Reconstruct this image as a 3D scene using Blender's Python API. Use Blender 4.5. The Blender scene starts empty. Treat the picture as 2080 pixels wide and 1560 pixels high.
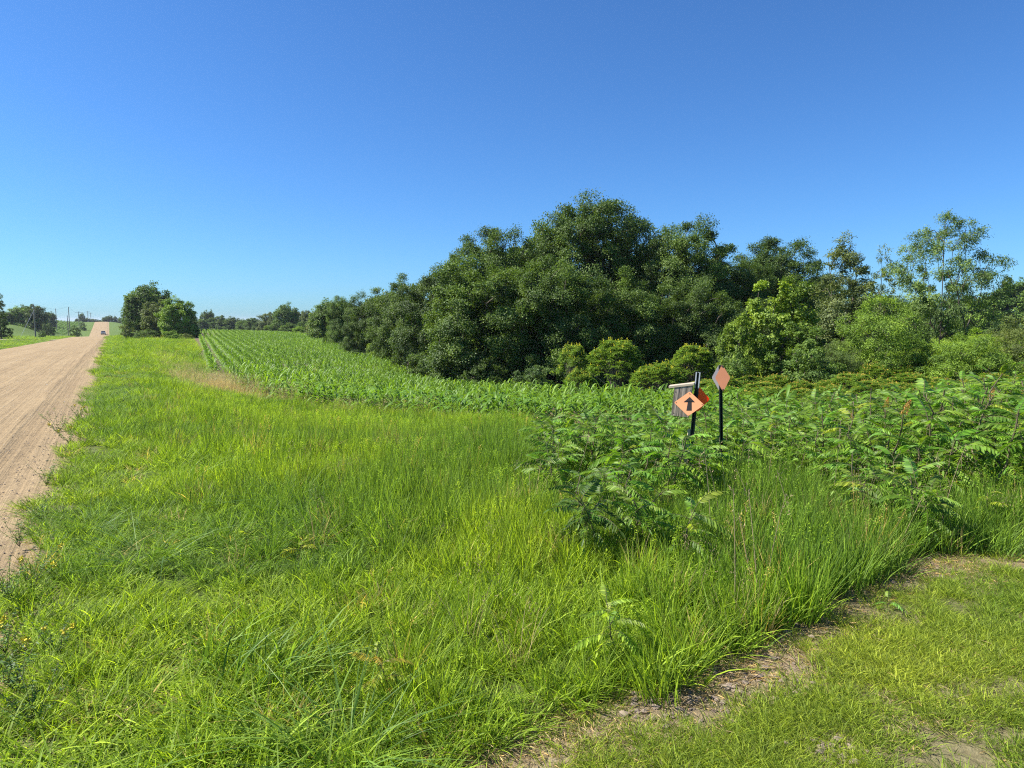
import bpy, math, random
import numpy as np
from mathutils import Vector, Matrix

# ------------------------------------------------------------------ camera, world, sun, exposure
SC = bpy.context.scene
COL = SC.collection
EYE = 1.65
F = 1380.0                      # focal length in pixels of the 2080 px wide photograph
PITCH = math.atan(130.0 / F)
cam_d = bpy.data.cameras.new('camera')
cam_d.sensor_width = 36.0
cam_d.lens = F / 2080.0 * 36.0
cam_d.clip_start = 0.05
cam_d.clip_end = 9000
cam = bpy.data.objects.new('camera', cam_d)
cam.location = (0, 0, EYE)
cam.rotation_euler = (math.pi / 2 - PITCH, 0, 0)
COL.objects.link(cam)
SC.camera = cam

SUN_EL = math.radians(47)
SUN_AZ = math.atan2(-0.998, 0.02)          # clockwise from +Y
S = Vector((math.sin(SUN_AZ) * math.cos(SUN_EL), math.cos(SUN_AZ) * math.cos(SUN_EL), math.sin(SUN_EL)))
W = bpy.data.worlds.new('World')
SC.world = W
W.use_nodes = True
nt = W.node_tree
nt.nodes.clear()
sky = nt.nodes.new('ShaderNodeTexSky')
sky.sky_type = 'NISHITA'
sky.sun_disc = False
sky.sun_elevation = SUN_EL
sky.sun_rotation = SUN_AZ
sky.altitude = 200
sky.air_density = 0.95
sky.dust_density = 0.42
sky.ozone_density = 3.0
hs = nt.nodes.new('ShaderNodeMix'); hs.data_type = 'RGBA'; hs.blend_type = 'MULTIPLY'     # the camera's cool white balance
hs.inputs[0].default_value = 1.0
hs.inputs[7].default_value = (0.525, 0.935, 1.40, 1)
bg = nt.nodes.new('ShaderNodeBackground')
bg.inputs['Strength'].default_value = 0.061
wo = nt.nodes.new('ShaderNodeOutputWorld')
nt.links.new(sky.outputs[0], hs.inputs[6])
nt.links.new(hs.outputs[2], bg.inputs[0])
nt.links.new(bg.outputs[0], wo.inputs[0])

sun_d = bpy.data.lights.new('sun', 'SUN')
sun_d.energy = 5.0
sun_d.angle = math.radians(0.53)
sun_d.color = (1.0, 0.95, 0.87)
sun = bpy.data.objects.new('sun', sun_d)
sun.rotation_euler = S.to_track_quat('Z', 'Y').to_euler()
sun.location = (-20, 5, 30)
COL.objects.link(sun)

SC.view_settings.view_transform = 'Standard'
SC.view_settings.look = 'None'
SC.view_settings.exposure = 1.0
SC.view_settings.gamma = 1.0
SC.render.engine = 'CYCLES'
SC.cycles.max_bounces = 6
SC.cycles.transparent_max_bounces = 6
SC.cycles.use_denoising = False
SC.cycles.pixel_filter_type = 'BLACKMAN_HARRIS'
SC.cycles.filter_width = 1.15

RNG = np.random.default_rng(11)
random.seed(11)

# ------------------------------------------------------------------ plan coordinates, noise, terrain
DU = np.array([-0.508, 0.861])      # along the road
DS = np.array([0.861, 0.508])       # to the right of the road


def us(x, y):
    return x * DU[0] + y * DU[1], x * DS[0] + y * DS[1]


def xy(u, s):
    return u * DU[0] + s * DS[0], u * DU[1] + s * DS[1]


def hash2(ix, iy, seed):
    h = (ix.astype(np.int64) * 374761393 + iy.astype(np.int64) * 668265263 + seed * 974634757) & 0x7fffffff
    h = ((h ^ (h >> 13)) * 1274126177) & 0x7fffffff
    return ((h ^ (h >> 16)) & 0xffff) / 65535.0


def vnoise(x, y, scale, seed=0):
    x = np.asarray(x, float) / scale
    y = np.asarray(y, float) / scale
    ix = np.floor(x); iy = np.floor(y)
    fx = x - ix; fy = y - iy
    fx = fx * fx * (3 - 2 * fx); fy = fy * fy * (3 - 2 * fy)
    a = hash2(ix, iy, seed); b = hash2(ix + 1, iy, seed)
    c = hash2(ix, iy + 1, seed); d = hash2(ix + 1, iy + 1, seed)
    return (a * (1 - fx) + b * fx) * (1 - fy) + (c * (1 - fx) + d * fx) * fy


def sstep(a, b, x):
    t = np.clip((np.asarray(x, float) - a) / (b - a), 0, 1)
    return t * t * (3 - 2 * t)


_ru = np.arange(-400, 2000, 2.0)
_rz = np.interp(_ru, [-400, -60, 0, 50, 120, 195, 250, 335, 420, 490, 560, 700, 2000],
                [-1, 0, 0, -0.5, -1.4, -2.35, -4.3, -5.4, -2.4, 0.5, 0.2, -5, -20])
_k = np.exp(-0.5 * (np.arange(-12, 13) / 5.0) ** 2); _k /= _k.sum()
_rz = np.convolve(np.pad(_rz, 12, mode='edge'), _k, mode='valid')


def road_z(u):
    return np.interp(u, _ru, _rz)


def pz(px, py, d):
    """height of the sight line through pixel (px,py) at forward distance d, and its x"""
    cx = (px - 1040.0) / F; cy = (780.0 - py) / F
    fy = math.cos(PITCH) + math.sin(PITCH) * cy
    fz = -math.sin(PITCH) + math.cos(PITCH) * cy
    return cx / fy * d, EYE + fz / fy * d


_cp = [(0, 0, 0), (2, 0, 0), (-1, 2, 0), (0, 3, 0), (3, 3, 0), (5, 2, 0), (0, 5, -.03), (3, 6, -.05), (6, 5, 0), (-2, 5, -.03),
       (0, -12, 0), (10, -6, 0), (20, 0, 0), (14, 8, -.05), (8, 9, -.15), (30, 20, -.2), (60, 40, -.5), (0, -60, 0), (60, -20, 0), (-40, -40, 0)]
for px, py, d in [(1000, 862, 17), (1400, 868, 15.5), (700, 838, 20), (560, 815, 22), (430, 770, 27), (390, 690, 95),
                  (400, 676, 122), (500, 680, 115), (600, 686, 105), (700, 700, 85), (720, 705, 78), (760, 725, 62),
                  (830, 755, 45), (870, 787, 36), (1000, 792, 36), (1200, 800, 34), (1400, 800, 30), (1250, 806, 27),
                  (1700, 818, 19), (1700, 792, 26), (1950, 795, 23), (2000, 690, 110), (1900, 682, 160), (2060, 676, 160),
                  (1200, 730, 80), (1200, 690, 200), (450, 672, 330), (560, 674, 260), (640, 690, 150), (1040, 660, 420),
                  (71, 688, 150), (20, 682, 110), (130, 651, 400), (110, 648, 400), (150, 670, 270), (60, 664, 210), (165, 651, 450),
                  (1700, 670, 300), (2300, 700, 60)]:
    x_, z_ = pz(px, py, d)
    _cp.append((x_, d, z_))
for u_ in (-60, -20, 8, 20, 35, 60, 90, 120, 150, 190, 230, 270, 335, 400, 450, 500, 560):
    for s_ in (-4.0,):
        x_, y_ = xy(u_, s_)
        _cp.append((x_, y_, float(road_z(u_))))
_cp = np.array(_cp)


def _phi(r2):
    return 0.5 * r2 * np.log(r2 + 1e-9)


_n = len(_cp)
_A = np.zeros((_n + 3, _n + 3))
_d2 = ((_cp[:, None, :2] - _cp[None, :, :2]) ** 2).sum(-1)
_A[:_n, :_n] = _phi(_d2) + np.eye(_n) * 2.0
_A[:_n, _n] = 1; _A[:_n, _n + 1:] = _cp[:, :2]
_A[_n:, :_n] = _A[:_n, _n:].T
_w = np.linalg.solve(_A, np.concatenate([_cp[:, 2], [0, 0, 0]]))


def Z(x, y):
    x = np.asarray(x, float); y = np.asarray(y, float)
    sh = x.shape
    xf = x.ravel(); yf = y.ravel()
    out = np.empty(len(xf))
    for i in range(0, len(xf), 20000):
        a = xf[i:i + 20000]; b = yf[i:i + 20000]
        d2 = (a[:, None] - _cp[:, 0]) ** 2 + (b[:, None] - _cp[:, 1]) ** 2
        out[i:i + 20000] = _phi(d2) @ _w[:_n] + _w[_n] + _w[_n + 1] * a + _w[_n + 2] * b
    u, s = us(xf, yf)
    r = np.hypot(xf, yf)
    out = np.clip(out, -9, 6)
    out += (sstep(430, 700, r)) * (-7 - out)
    wr = 1 - sstep(5.0, 5.0 + 9 + 0.03 * np.abs(u), np.abs(s + 4.1))
    wr = np.where(s > -4.1, 1 - sstep(4.0, 7.5 + 0.02 * np.abs(u), s + 4.1), wr)
    out = out * (1 - wr) + road_z(u) * wr
    near = 1 - sstep(25, 60, r)
    out += near * 0.05 * (vnoise(xf, yf, 2.3, 3) - 0.5) * sstep(1.0, 2.5, np.abs(s + 4.1) - 2)
    return out.reshape(sh)


def Z1(x, y):
    return float(Z(np.array([x]), np.array([y]))[0])


def G(px, py, dmax=400):
    """point of the ground seen through a pixel"""
    d = np.geomspace(0.8, dmax, 900)
    x0, z0 = pz(px, py, 1.0)
    xs = x0 * d; zs = EYE + (z0 - EYE) * d
    g = Z(xs, d)
    k = np.argmax(zs < g)
    if zs[k] >= g[k]:
        k = len(d) - 1
    return float(xs[k]), float(d[k])


# ------------------------------------------------------------------ mesh helpers
class MB:
    def __init__(self):
        self.v = []; self.f = []; self.r = []; self.m = []; self.n = 0

    def add(self, v, f, r=0.5, m=0):
        v = np.asarray(v, float).reshape(-1, 3); f = np.asarray(f, int)
        self.v.append(v); self.f.append(f + self.n); self.n += len(v)
        rr = np.empty(len(f)); rr[:] = r
        self.r.append(rr); self.m.append(np.full(len(f), m))

    def mesh(self, name, mats, smooth=True):
        me = bpy.data.meshes.new(name)
        v = np.concatenate(self.v)
        me.vertices.add(len(v))
        me.vertices.foreach_set('co', v.astype(np.float32).ravel())
        loops = np.concatenate([f.ravel() for f in self.f])
        tot = np.concatenate([np.full(len(f), f.shape[1]) for f in self.f])
        st = np.concatenate([[0], np.cumsum(tot)[:-1]])
        me.loops.add(len(loops)); me.loops.foreach_set('vertex_index', loops.astype(np.int32))
        me.polygons.add(len(tot)); me.polygons.foreach_set('loop_start', st.astype(np.int32))
        for m in (mats if isinstance(mats, (list, tuple)) else [mats]):
            me.materials.append(m)
        me.polygons.foreach_set('material_index', np.concatenate(self.m).astype(np.int32))
        me.update(calc_edges=True)
        me.polygons.foreach_set('use_smooth', np.full(len(tot), smooth))
        at = me.attributes.new('rnd', 'FLOAT', 'FACE')
        at.data.foreach_set('value', np.concatenate(self.r).astype(np.float32))
        return me


def tube(mb, pts, rad, sides=6, r=0.5, m=0, cap=True):
    pts = np.asarray(pts, float); K = len(pts)
    rad = np.broadcast_to(np.asarray(rad, float), (K,))
    t = np.gradient(pts, axis=0); t /= np.linalg.norm(t, axis=1)[:, None] + 1e-9
    ref = np.array([0.0, 0, 1]) if abs(t[:, 2]).mean() < 0.8 else np.array([1.0, 0, 0])
    a = np.cross(t, ref); a /= np.linalg.norm(a, axis=1)[:, None] + 1e-9
    b = np.cross(t, a)
    th = np.linspace(0, 2 * np.pi, sides, endpoint=False)
    ring = pts[:, None] + rad[:, None, None] * (np.cos(th)[None, :, None] * a[:, None] + np.sin(th)[None, :, None] * b[:, None])
    k, i = np.meshgrid(np.arange(K - 1), np.arange(sides), indexing='ij')
    j = (i + 1) % sides
    q = np.stack([k * sides + i, k * sides + j, (k + 1) * sides + j, (k + 1) * sides + i], -1).reshape(-1, 4)
    mb.add(ring.reshape(-1, 3), q, r, m)
    if cap:
        mb.add(ring[-1], [list(range(sides))], r, m)
        mb.add(ring[0], [list(range(sides))[::-1]], r, m)


def box(mb, c, size, rot=None, r=0.5, m=0):
    sx, sy, sz = [k / 2 for k in size]
    v = np.array([(-sx, -sy, -sz), (sx, -sy, -sz), (sx, sy, -sz), (-sx, sy, -sz), (-sx, -sy, sz), (sx, -sy, sz), (sx, sy, sz), (-sx, sy, sz)])
    if rot is not None:
        v = v @ np.array(rot).T
    mb.add(v + np.array(c), [(0, 3, 2, 1), (4, 5, 6, 7), (0, 1, 5, 4), (1, 2, 6, 5), (2, 3, 7, 6), (3, 0, 4, 7)], r, m)


def ribbons(mb, cen, side, hw, fold=None, r=0.5, m=0):
    """cen (n,K,3) centre lines, side (n,K,3) unit across vectors, hw (n,K) half widths; fold (n,K,3) drops the midrib"""
    n, K, _ = cen.shape
    L = cen - side * hw[..., None]; R = cen + side * hw[..., None]
    if fold is None:
        v = np.stack([L, R], 2); c = 2
    else:
        v = np.stack([L, cen + fold, R], 2); c = 3
    v = v.reshape(-1, 3)
    base = np.arange(n)[:, None, None] * K * c + np.arange(K - 1)[None, :, None] * c + np.arange(c - 1)[None, None, :]
    q = np.stack([base, base + 1, base + c + 1, base + c], -1).reshape(-1, 4)
    rr = np.repeat(np.broadcast_to(np.asarray(r, float), (n,)), (K - 1) * (c - 1))
    mb.add(v, q, rr, m)


def leaves(mb, pos, axis, nrm, L, Wd, r, m=0, fold=0.18):
    """folded diamond leaves: pos/axis/nrm (n,3), L/Wd (n,)"""
    L = np.broadcast_to(L, (len(pos),)); Wd = np.broadcast_to(Wd, (len(pos),))
    sd = np.cross(nrm, axis); sd /= np.linalg.norm(sd, axis=1)[:, None] + 1e-9
    up = np.cross(axis, sd)
    a = pos
    b = pos + axis * (L * .45)[:, None] + sd * (Wd * .5)[:, None] + up * (Wd * fold)[:, None]
    c = pos + axis * L[:, None] - up * (L * .12)[:, None]
    d = pos + axis * (L * .45)[:, None] - sd * (Wd * .5)[:, None] + up * (Wd * fold)[:, None]
    v = np.stack([a, b, c, d], 1).reshape(-1, 3)
    i = np.arange(len(pos))[:, None] * 4
    f = np.concatenate([i + np.array([[0, 1, 2]]), i + np.array([[0, 2, 3]])], 1).reshape(-1, 3)
    mb.add(v, f, np.repeat(np.broadcast_to(r, (len(pos),)), 2), m)


def unit(a):
    return a / (np.linalg.norm(a, axis=-1, keepdims=True) + 1e-9)


def obj(name, me, parent=None, loc=None, rot=None, scale=None, color=None):
    o = bpy.data.objects.new(name, me)
    COL.objects.link(o)
    if parent is not None:
        o.parent = parent
    if loc is not None:
        o.location = loc
    if rot is not None:
        o.rotation_euler = rot
    if scale is not None:
        o.scale = scale
    if color is not None:
        o.color = (*color, 1)
    return o


def thing(name, label, cat, loc=(0, 0, 0), rot=(0, 0, 0), scale=(1, 1, 1), group=None):
    o = bpy.data.objects.new(name, None)
    o.empty_display_size = 0.2
    COL.objects.link(o)
    o.location = loc; o.rotation_euler = rot; o.scale = scale
    o['label'] = label; o['category'] = cat
    if group:
        o['group'] = group
    return o


def structure(o, label=None):
    o['kind'] = 'structure'
    if label:
        o['label'] = label
    return o


# ------------------------------------------------------------------ materials
def newmat(name):
    m = bpy.data.materials.new(name); m.use_nodes = True
    m.node_tree.nodes.clear()
    return m, m.node_tree


def nd(t, typ, **kw):
    n = t.nodes.new(typ)
    for k, v in kw.items():
        setattr(n, k, v)
    return n


def mixc(t, fac, a, b, mode='MIX'):
    n = nd(t, 'ShaderNodeMix', data_type='RGBA', blend_type=mode)
    for sock, val in ((n.inputs[0], fac), (n.inputs[6], a), (n.inputs[7], b)):
        if isinstance(val, bpy.types.NodeSocket):
            t.links.new(val, sock)
        elif isinstance(val, (int, float)):
            sock.default_value = val
        else:
            sock.default_value = (*val, 1)
    return n.outputs[2]


def math_n(t, op, a, b=None, clamp=False):
    n = nd(t, 'ShaderNodeMath', operation=op, use_clamp=clamp)
    for sock, val in ((n.inputs[0], a), (n.inputs[1], b)):
        if val is None:
            continue
        if isinstance(val, bpy.types.NodeSocket):
            t.links.new(val, sock)
        else:
            sock.default_value = val
    return n.outputs[0]


def noise(t, scale, detail=4, vec=None, rough=0.55, out=0):
    n = nd(t, 'ShaderNodeTexNoise')
    n.inputs['Scale'].default_value = scale; n.inputs['Detail'].default_value = detail; n.inputs['Roughness'].default_value = rough
    if vec is not None:
        t.links.new(vec, n.inputs['Vector'])
    return n.outputs[out]


def ramp(t, fac, stops):
    n = nd(t, 'ShaderNodeValToRGB')
    while len(n.color_ramp.elements) > 1:
        n.color_ramp.elements.remove(n.color_ramp.elements[-1])
    n.color_ramp.elements[0].position = stops[0][0]; n.color_ramp.elements[0].color = (*stops[0][1], 1)
    for p, c in stops[1:]:
        e = n.color_ramp.elements.new(p); e.color = (*c, 1)
    t.links.new(fac, n.inputs[0])
    return n.outputs[0]


def leaf_material(name, source, lo=0.62, hi=1.4, transl=0.36, rough=0.45, spec=0.35, tr_col=(1.25, 1.25, 0.55)):
    """source OBJECT: object colour; INSTANCER: the tint of each scattered piece"""
    m, t = newmat(name)
    if source == 'OBJECT':
        oi = nd(t, 'ShaderNodeObjectInfo'); base = oi.outputs['Color']
    else:
        a = nd(t, 'ShaderNodeAttribute', attribute_type='INSTANCER', attribute_name='tint'); base = a.outputs['Color']
    rn = nd(t, 'ShaderNodeAttribute', attribute_type='GEOMETRY', attribute_name='rnd')
    g = ramp(t, rn.outputs['Fac'], [(0, (lo * 0.92, lo, lo * 1.05)), (0.55, (1, 1, 1)), (1, (hi * 1.12, hi, hi * 0.8))])
    c = mixc(t, 1.0, base, g, 'MULTIPLY')
    p = nd(t, 'ShaderNodeBsdfPrincipled')
    t.links.new(c, p.inputs['Base Color'])
    p.inputs['Roughness'].default_value = rough
    p.inputs['Specular IOR Level'].default_value = spec
    tr = nd(t, 'ShaderNodeBsdfTranslucent')
    t.links.new(mixc(t, 1.0, c, tuple(k * transl * 2.0 for k in tr_col), 'MULTIPLY'), tr.inputs['Color'])
    mx = nd(t, 'ShaderNodeAddShader')          # a leaf reflects about as much as it lets through
    t.links.new(p.outputs[0], mx.inputs[0]); t.links.new(tr.outputs[0], mx.inputs[1])
    o = nd(t, 'ShaderNodeOutputMaterial'); t.links.new(mx.outputs[0], o.inputs[0])
    return m


def plain_material(name, col, rough=0.7, metal=0.0, var=0.25, scale=20, bump=0.0, stretch=None, col2=None):
    m, t = newmat(name)
    tc = nd(t, 'ShaderNodeTexCoord'); v = tc.outputs['Object']
    if stretch:
        mp = nd(t, 'ShaderNodeMapping'); mp.inputs['Scale'].default_value = stretch
        t.links.new(v, mp.inputs[0]); v = mp.outputs[0]
    n = noise(t, scale, 5, v)
    c2 = col2 or tuple(k * (1 - var) for k in col)
    c = ramp(t, n, [(0.3, c2), (0.7, tuple(min(1, k * (1 + var * .6)) for k in col))])
    p = nd(t, 'ShaderNodeBsdfPrincipled')
    t.links.new(c, p.inputs['Base Color'])
    p.inputs['Roughness'].default_value = rough; p.inputs['Metallic'].default_value = metal
    if bump:
        b = nd(t, 'ShaderNodeBump'); b.inputs['Strength'].default_value = bump; b.inputs['Distance'].default_value = 0.01
        t.links.new(n, b.inputs['Height']); t.links.new(b.outputs[0], p.inputs['Normal'])
    o = nd(t, 'ShaderNodeOutputMaterial'); t.links.new(p.outputs[0], o.inputs[0])
    return m


M_LEAF = leaf_material('tree_foliage', 'OBJECT', 0.5, 1.6, 0.24, 0.55, 0.22)
M_FROND = leaf_material('frond_leaf', 'OBJECT', 0.55, 1.45, 0.42, 0.5, 0.2)
M_GRASS = leaf_material('grass_blade', 'INSTANCER', 0.34, 1.75, 0.46, 0.6, 0.14)
M_CORN_I = leaf_material('corn_leaf_field', 'INSTANCER', 0.5, 1.5, 0.32, 0.5, 0.2)
M_CORN = leaf_material('corn_leaf', 'OBJECT', 0.5, 1.4, 0.32, 0.5, 0.2)
M_BARK = plain_material('bark', (0.10, 0.080, 0.062), 0.9, 0, 0.45, 7, 0.6, (1, 1, 0.25))
M_TWIG = plain_material('grey_twig', (0.20, 0.165, 0.13), 0.85, 0, 0.3, 14)
M_STEM = plain_material('green_stem', (0.12, 0.10, 0.045), 0.7, 0, 0.3, 20)
M_STRAWI = leaf_material('straw', 'INSTANCER', 0.6, 1.3, 0.2, 0.7, 0.2, (1.1, 1.0, 0.8))
M_STRAW = plain_material('dry_stalk', (0.33, 0.25, 0.14), 0.8, 0, 0.3, 30)


def ground_material():
    m, t = newmat('ground_soil_and_thatch')
    tc = nd(t, 'ShaderNodeTexCoord'); v = tc.outputs['Object']
    a = nd(t, 'ShaderNodeAttribute', attribute_type='GEOMETRY', attribute_name='cover')
    sp = nd(t, 'ShaderNodeSeparateColor'); t.links.new(a.outputs['Color'], sp.inputs[0])
    n1 = noise(t, 1.7, 6, v); n2 = noise(t, 23, 6, v, 0.7); n3 = noise(t, 0.12, 4, v); n4 = noise(t, 110, 3, v, 0.7)
    soil = ramp(t, n2, [(0.25, (0.085, 0.062, 0.042)), (0.55, (0.16, 0.118, 0.08)), (0.8, (0.24, 0.185, 0.13))])
    sand = ramp(t, n2, [(0.25, (0.15, 0.105, 0.065)), (0.5, (0.30, 0.215, 0.14)), (0.75, (0.42, 0.325, 0.225))])
    sand = mixc(t, math_n(t, 'MULTIPLY', math_n(t, 'GREATER_THAN', n4, 0.6), 0.5), sand, (0.16, 0.14, 0.12))
    g = ramp(t, n2, [(0.25, (0.040, 0.052, 0.014)), (0.5, (0.075, 0.105, 0.022)), (0.75, (0.125, 0.15, 0.035))])
    gf = ramp(t, noise(t, 0.9, 8, v, 0.75), [(0.3, (0.075, 0.125, 0.022)), (0.55, (0.105, 0.16, 0.028)), (0.75, (0.15, 0.18, 0.045))])
    c = mixc(t, sp.outputs[0], g, gf)               # red: grassland seen from afar
    c = mixc(t, sp.outputs[1], c, soil)             # green: ploughed field soil
    k = math_n(t, 'MULTIPLY', sp.outputs[2], math_n(t, 'SMOOTH_MIN', math_n(t, 'MULTIPLY', math_n(t, 'SUBTRACT', n1, 0.22), 4.0), 1.0), True)
    c = mixc(t, k, c, sand)                         # blue: bare sandy path
    p = nd(t, 'ShaderNodeBsdfPrincipled'); p.inputs['Roughness'].default_value = 0.95; p.inputs['Specular IOR Level'].default_value = 0.15
    t.links.new(c, p.inputs['Base Color'])
    b = nd(t, 'ShaderNodeBump'); b.inputs['Strength'].default_value = 0.7; b.inputs['Distance'].default_value = 0.03
    t.links.new(mixc(t, 0.4, n2, n4), b.inputs['Height']); t.links.new(b.outputs[0], p.inputs['Normal'])
    o = nd(t, 'ShaderNodeOutputMaterial'); t.links.new(p.outputs[0], o.inputs[0])
    return m


def road_material():
    m, t = newmat('gravel_road')
    a = nd(t, 'ShaderNodeAttribute', attribute_type='GEOMETRY', attribute_name='road_uv')   # (across, along)
    v = a.outputs['Vector']
    mp = nd(t, 'ShaderNodeMapping'); mp.inputs['Scale'].default_value = (2.6, 0.045, 1); t.links.new(v, mp.inputs[0])
    streak = noise(t, 1.0, 5, mp.outputs[0], 0.6)
    mp2 = nd(t, 'ShaderNodeMapping'); mp2.inputs['Scale'].default_value = (11, 0.12, 1); t.links.new(v, mp2.inputs[0])
    fine = noise(t, 1.0, 4, mp2.outputs[0], 0.6)
    n2 = noise(t, 45, 4, v, 0.7); n3 = noise(t, 0.5, 5, v); n5 = noise(t, 7, 6, v, 0.75)
    c = ramp(t, streak, [(0.28, (0.240, 0.166, 0.091)), (0.5, (0.326, 0.236, 0.130)), (0.72, (0.400, 0.300, 0.172))])
    c = mixc(t, 0.35, c, ramp(t, fine, [(0.3, (0.226, 0.160, 0.091)), (0.7, (0.400, 0.307, 0.180))]))
    c = mixc(t, 0.30, c, ramp(t, n3, [(0.35, (0.266, 0.198, 0.113)), (0.65, (0.387, 0.280, 0.150))]))
    c = mixc(t, math_n(t, 'MULTIPLY', math_n(t, 'LESS_THAN', n2, 0.36), 0.55), c, (0.146, 0.112, 0.073))
    c = mixc(t, math_n(t, 'MULTIPLY', math_n(t, 'GREATER_THAN', n2, 0.66), 0.45), c, (0.440, 0.375, 0.251))
    c = mixc(t, 0.55, c, ramp(t, n5, [(0.34, (0.62, 0.60, 0.60)), (0.5, (1, 1, 1)), (0.68, (1.3, 1.28, 1.27))]), 'MULTIPLY')
    p = nd(t, 'ShaderNodeBsdfPrincipled'); p.inputs['Roughness'].default_value = 0.95; p.inputs['Specular IOR Level'].default_value = 0.1
    t.links.new(c, p.inputs['Base Color'])
    # lug marks of a tractor tyre along one track
    sx = nd(t, 'ShaderNodeSeparateXYZ'); t.links.new(v, sx.inputs[0])
    acr = sx.outputs[0]; alo = sx.outputs[1]
    d = math_n(t, 'ABSOLUTE', math_n(t, 'ADD', acr, 1.12))
    inside = math_n(t, 'LESS_THAN', d, 0.2)
    ph = math_n(t, 'ADD', math_n(t, 'MULTIPLY', alo, 11.0), math_n(t, 'MULTIPLY', d, 14.0))
    lug = math_n(t, 'GREATER_THAN', math_n(t, 'FRACT', ph), 0.5)
    lug = math_n(t, 'MULTIPLY', math_n(t, 'MULTIPLY', lug, inside), math_n(t, 'GREATER_THAN', n3, 0.3))
    h = math_n(t, 'ADD', math_n(t, 'MULTIPLY', n2, 0.5), math_n(t, 'MULTIPLY', lug, 0.8))
    h = math_n(t, 'ADD', math_n(t, 'ADD', h, math_n(t, 'MULTIPLY', n5, 1.5)), math_n(t, 'MULTIPLY', fine, 1.4))
    b = nd(t, 'ShaderNodeBump'); b.inputs['Strength'].default_value = 0.9; b.inputs['Distance'].default_value = 0.03
    t.links.new(h, b.inputs['Height']); t.links.new(b.outputs[0], p.inputs['Normal'])
    o = nd(t, 'ShaderNodeOutputMaterial'); t.links.new(p.outputs[0], o.inputs[0])
    return m


# ------------------------------------------------------------------ regions in plan
# edge of the mown path, traced on the ground
_pb = np.array([G(px, py) for px, py in [(985, 1556), (1080, 1515), (1160, 1465), (1250, 1425), (1370, 1385), (1470, 1345), (1570, 1300), (1690, 1225), (1790, 1170), (1900, 1135), (2075, 1120)]])
_pb = np.vstack([[(-6, -1.5), (-1.6, 1.7)], _pb, [(9, 5.6), (30, 7.5)]])
_pb = _pb[np.argsort(_pb[:, 0])]


def path_d(x, y):
    """positive inside the mown path, roughly metres from its edge"""
    return np.interp(x, _pb[:, 0], _pb[:, 1]) - y


_cf = np.array([G(px, py) for px, py in [(428, 775), (560, 818), (700, 840), (860, 856), (1000, 864), (1200, 870), (1400, 872), (1620, 868)]])
_cl = [G(425, 768), G(404, 715), G(388, 684)]
_cr = [G(1620, 838), G(1400, 836), G(1100, 812), G(880, 792), G(840, 768), G(770, 732), G(705, 706)]
_far = [(pz(620, 690, 112)[0], 112), (pz(520, 690, 150)[0], 150), (pz(440, 690, 190)[0], 190), (pz(385, 690, 190)[0], 190), (pz(386, 690, 120)[0], 120)]
CORN = np.array([tuple(p) for p in _cf] + [tuple(p) for p in _cr] + _far + [_cl[2], _cl[1], _cl[0]])


def inpoly(x, y, poly):
    x = np.asarray(x, float); y = np.asarray(y, float)
    c = np.zeros(x.shape, bool)
    j = len(poly) - 1
    for i in range(len(poly)):
        xi, yi = poly[i]; xj, yj = poly[j]
        cond = ((yi > y) != (yj > y)) & (x < (xj - xi) * (y - yi) / (yj - yi + 1e-12) + xi)
        c ^= cond
        j = i
    return c


ROAD_R, ROAD_L = -0.45, -7.7

# ------------------------------------------------------------------ ground and road
def axis(lo, hi, fine_lo, fine_hi, step, growth=1.12):
    a = list(np.arange(fine_lo, fine_hi, step))
    d = step; x = fine_hi
    while x < hi:
        a.append(x); d *= growth; x += d
    a.append(hi)
    d = step; x = fine_lo - step
    while x > lo:
        a.insert(0, x); d *= growth; x -= d
    a.insert(0, lo)
    return np.array(a)


ua = axis(-500, 5000, -3, 32, 0.3, 1.05)
sa = axis(-4000, 4000, -9, 22, 0.3, 1.06)
UU, SS = np.meshgrid(ua, sa, indexing='ij')
XX, YY = xy(UU, SS)
ZZ = Z(XX, YY)
under = sstep(0.1, 0.5, np.minimum(SS - ROAD_L, ROAD_R - SS))
ZZ = ZZ - under * (0.10 + 0.0006 * np.abs(UU))
nu, ns_ = UU.shape
mb = MB()
i, j = np.meshgrid(np.arange(nu - 1), np.arange(ns_ - 1), indexing='ij')
q = np.stack([i * ns_ + j, (i + 1) * ns_ + j, (i + 1) * ns_ + j + 1, i * ns_ + j + 1], -1).reshape(-1, 4)[:, ::-1]
mb.add(np.stack([XX, YY, ZZ], -1).reshape(-1, 3), q)
me = mb.mesh('ground', ground_material())
far_g = sstep(10, 60, np.hypot(XX, YY))
soil = inpoly(XX, YY, CORN).astype(float)
_lx, _ly = us(XX, YY)
pd = path_d(XX, YY)
bare = np.exp(-((pd - 0.12) / 0.30) ** 2) * 0.98
BARE = [(*G(px, py), rr_, am) for px, py, rr_, am in [(1690, 1525, 0.17, 1.0), (1480, 1400, 0.22, .9), (1340, 1440, 0.2, .9), (1100, 1540, .15, .8), (1850, 1180, .25, .8)]]
for gx, gy, rr_, am in BARE:
    bare = np.maximum(bare, am * np.exp(-(((XX - gx) ** 2 + (YY - gy) ** 2) / rr_ ** 2)))
bare = np.maximum(bare, 0.5 * sstep(0.0, 0.6, pd) * (YY > 0))
bare = np.maximum(bare, 0.9 * np.exp(-((SS - ROAD_R + .1) / 0.22) ** 2))
cov = np.stack([far_g, soil, np.clip(bare, 0, 1), np.ones_like(soil)], -1).reshape(-1, 4)
ca = me.attributes.new('cover', 'FLOAT_COLOR', 'POINT')
ca.data.foreach_set('color', cov.astype(np.float32).ravel())
structure(obj('ground', me), 'rolling grassland and field soil around the gravel road')

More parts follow.
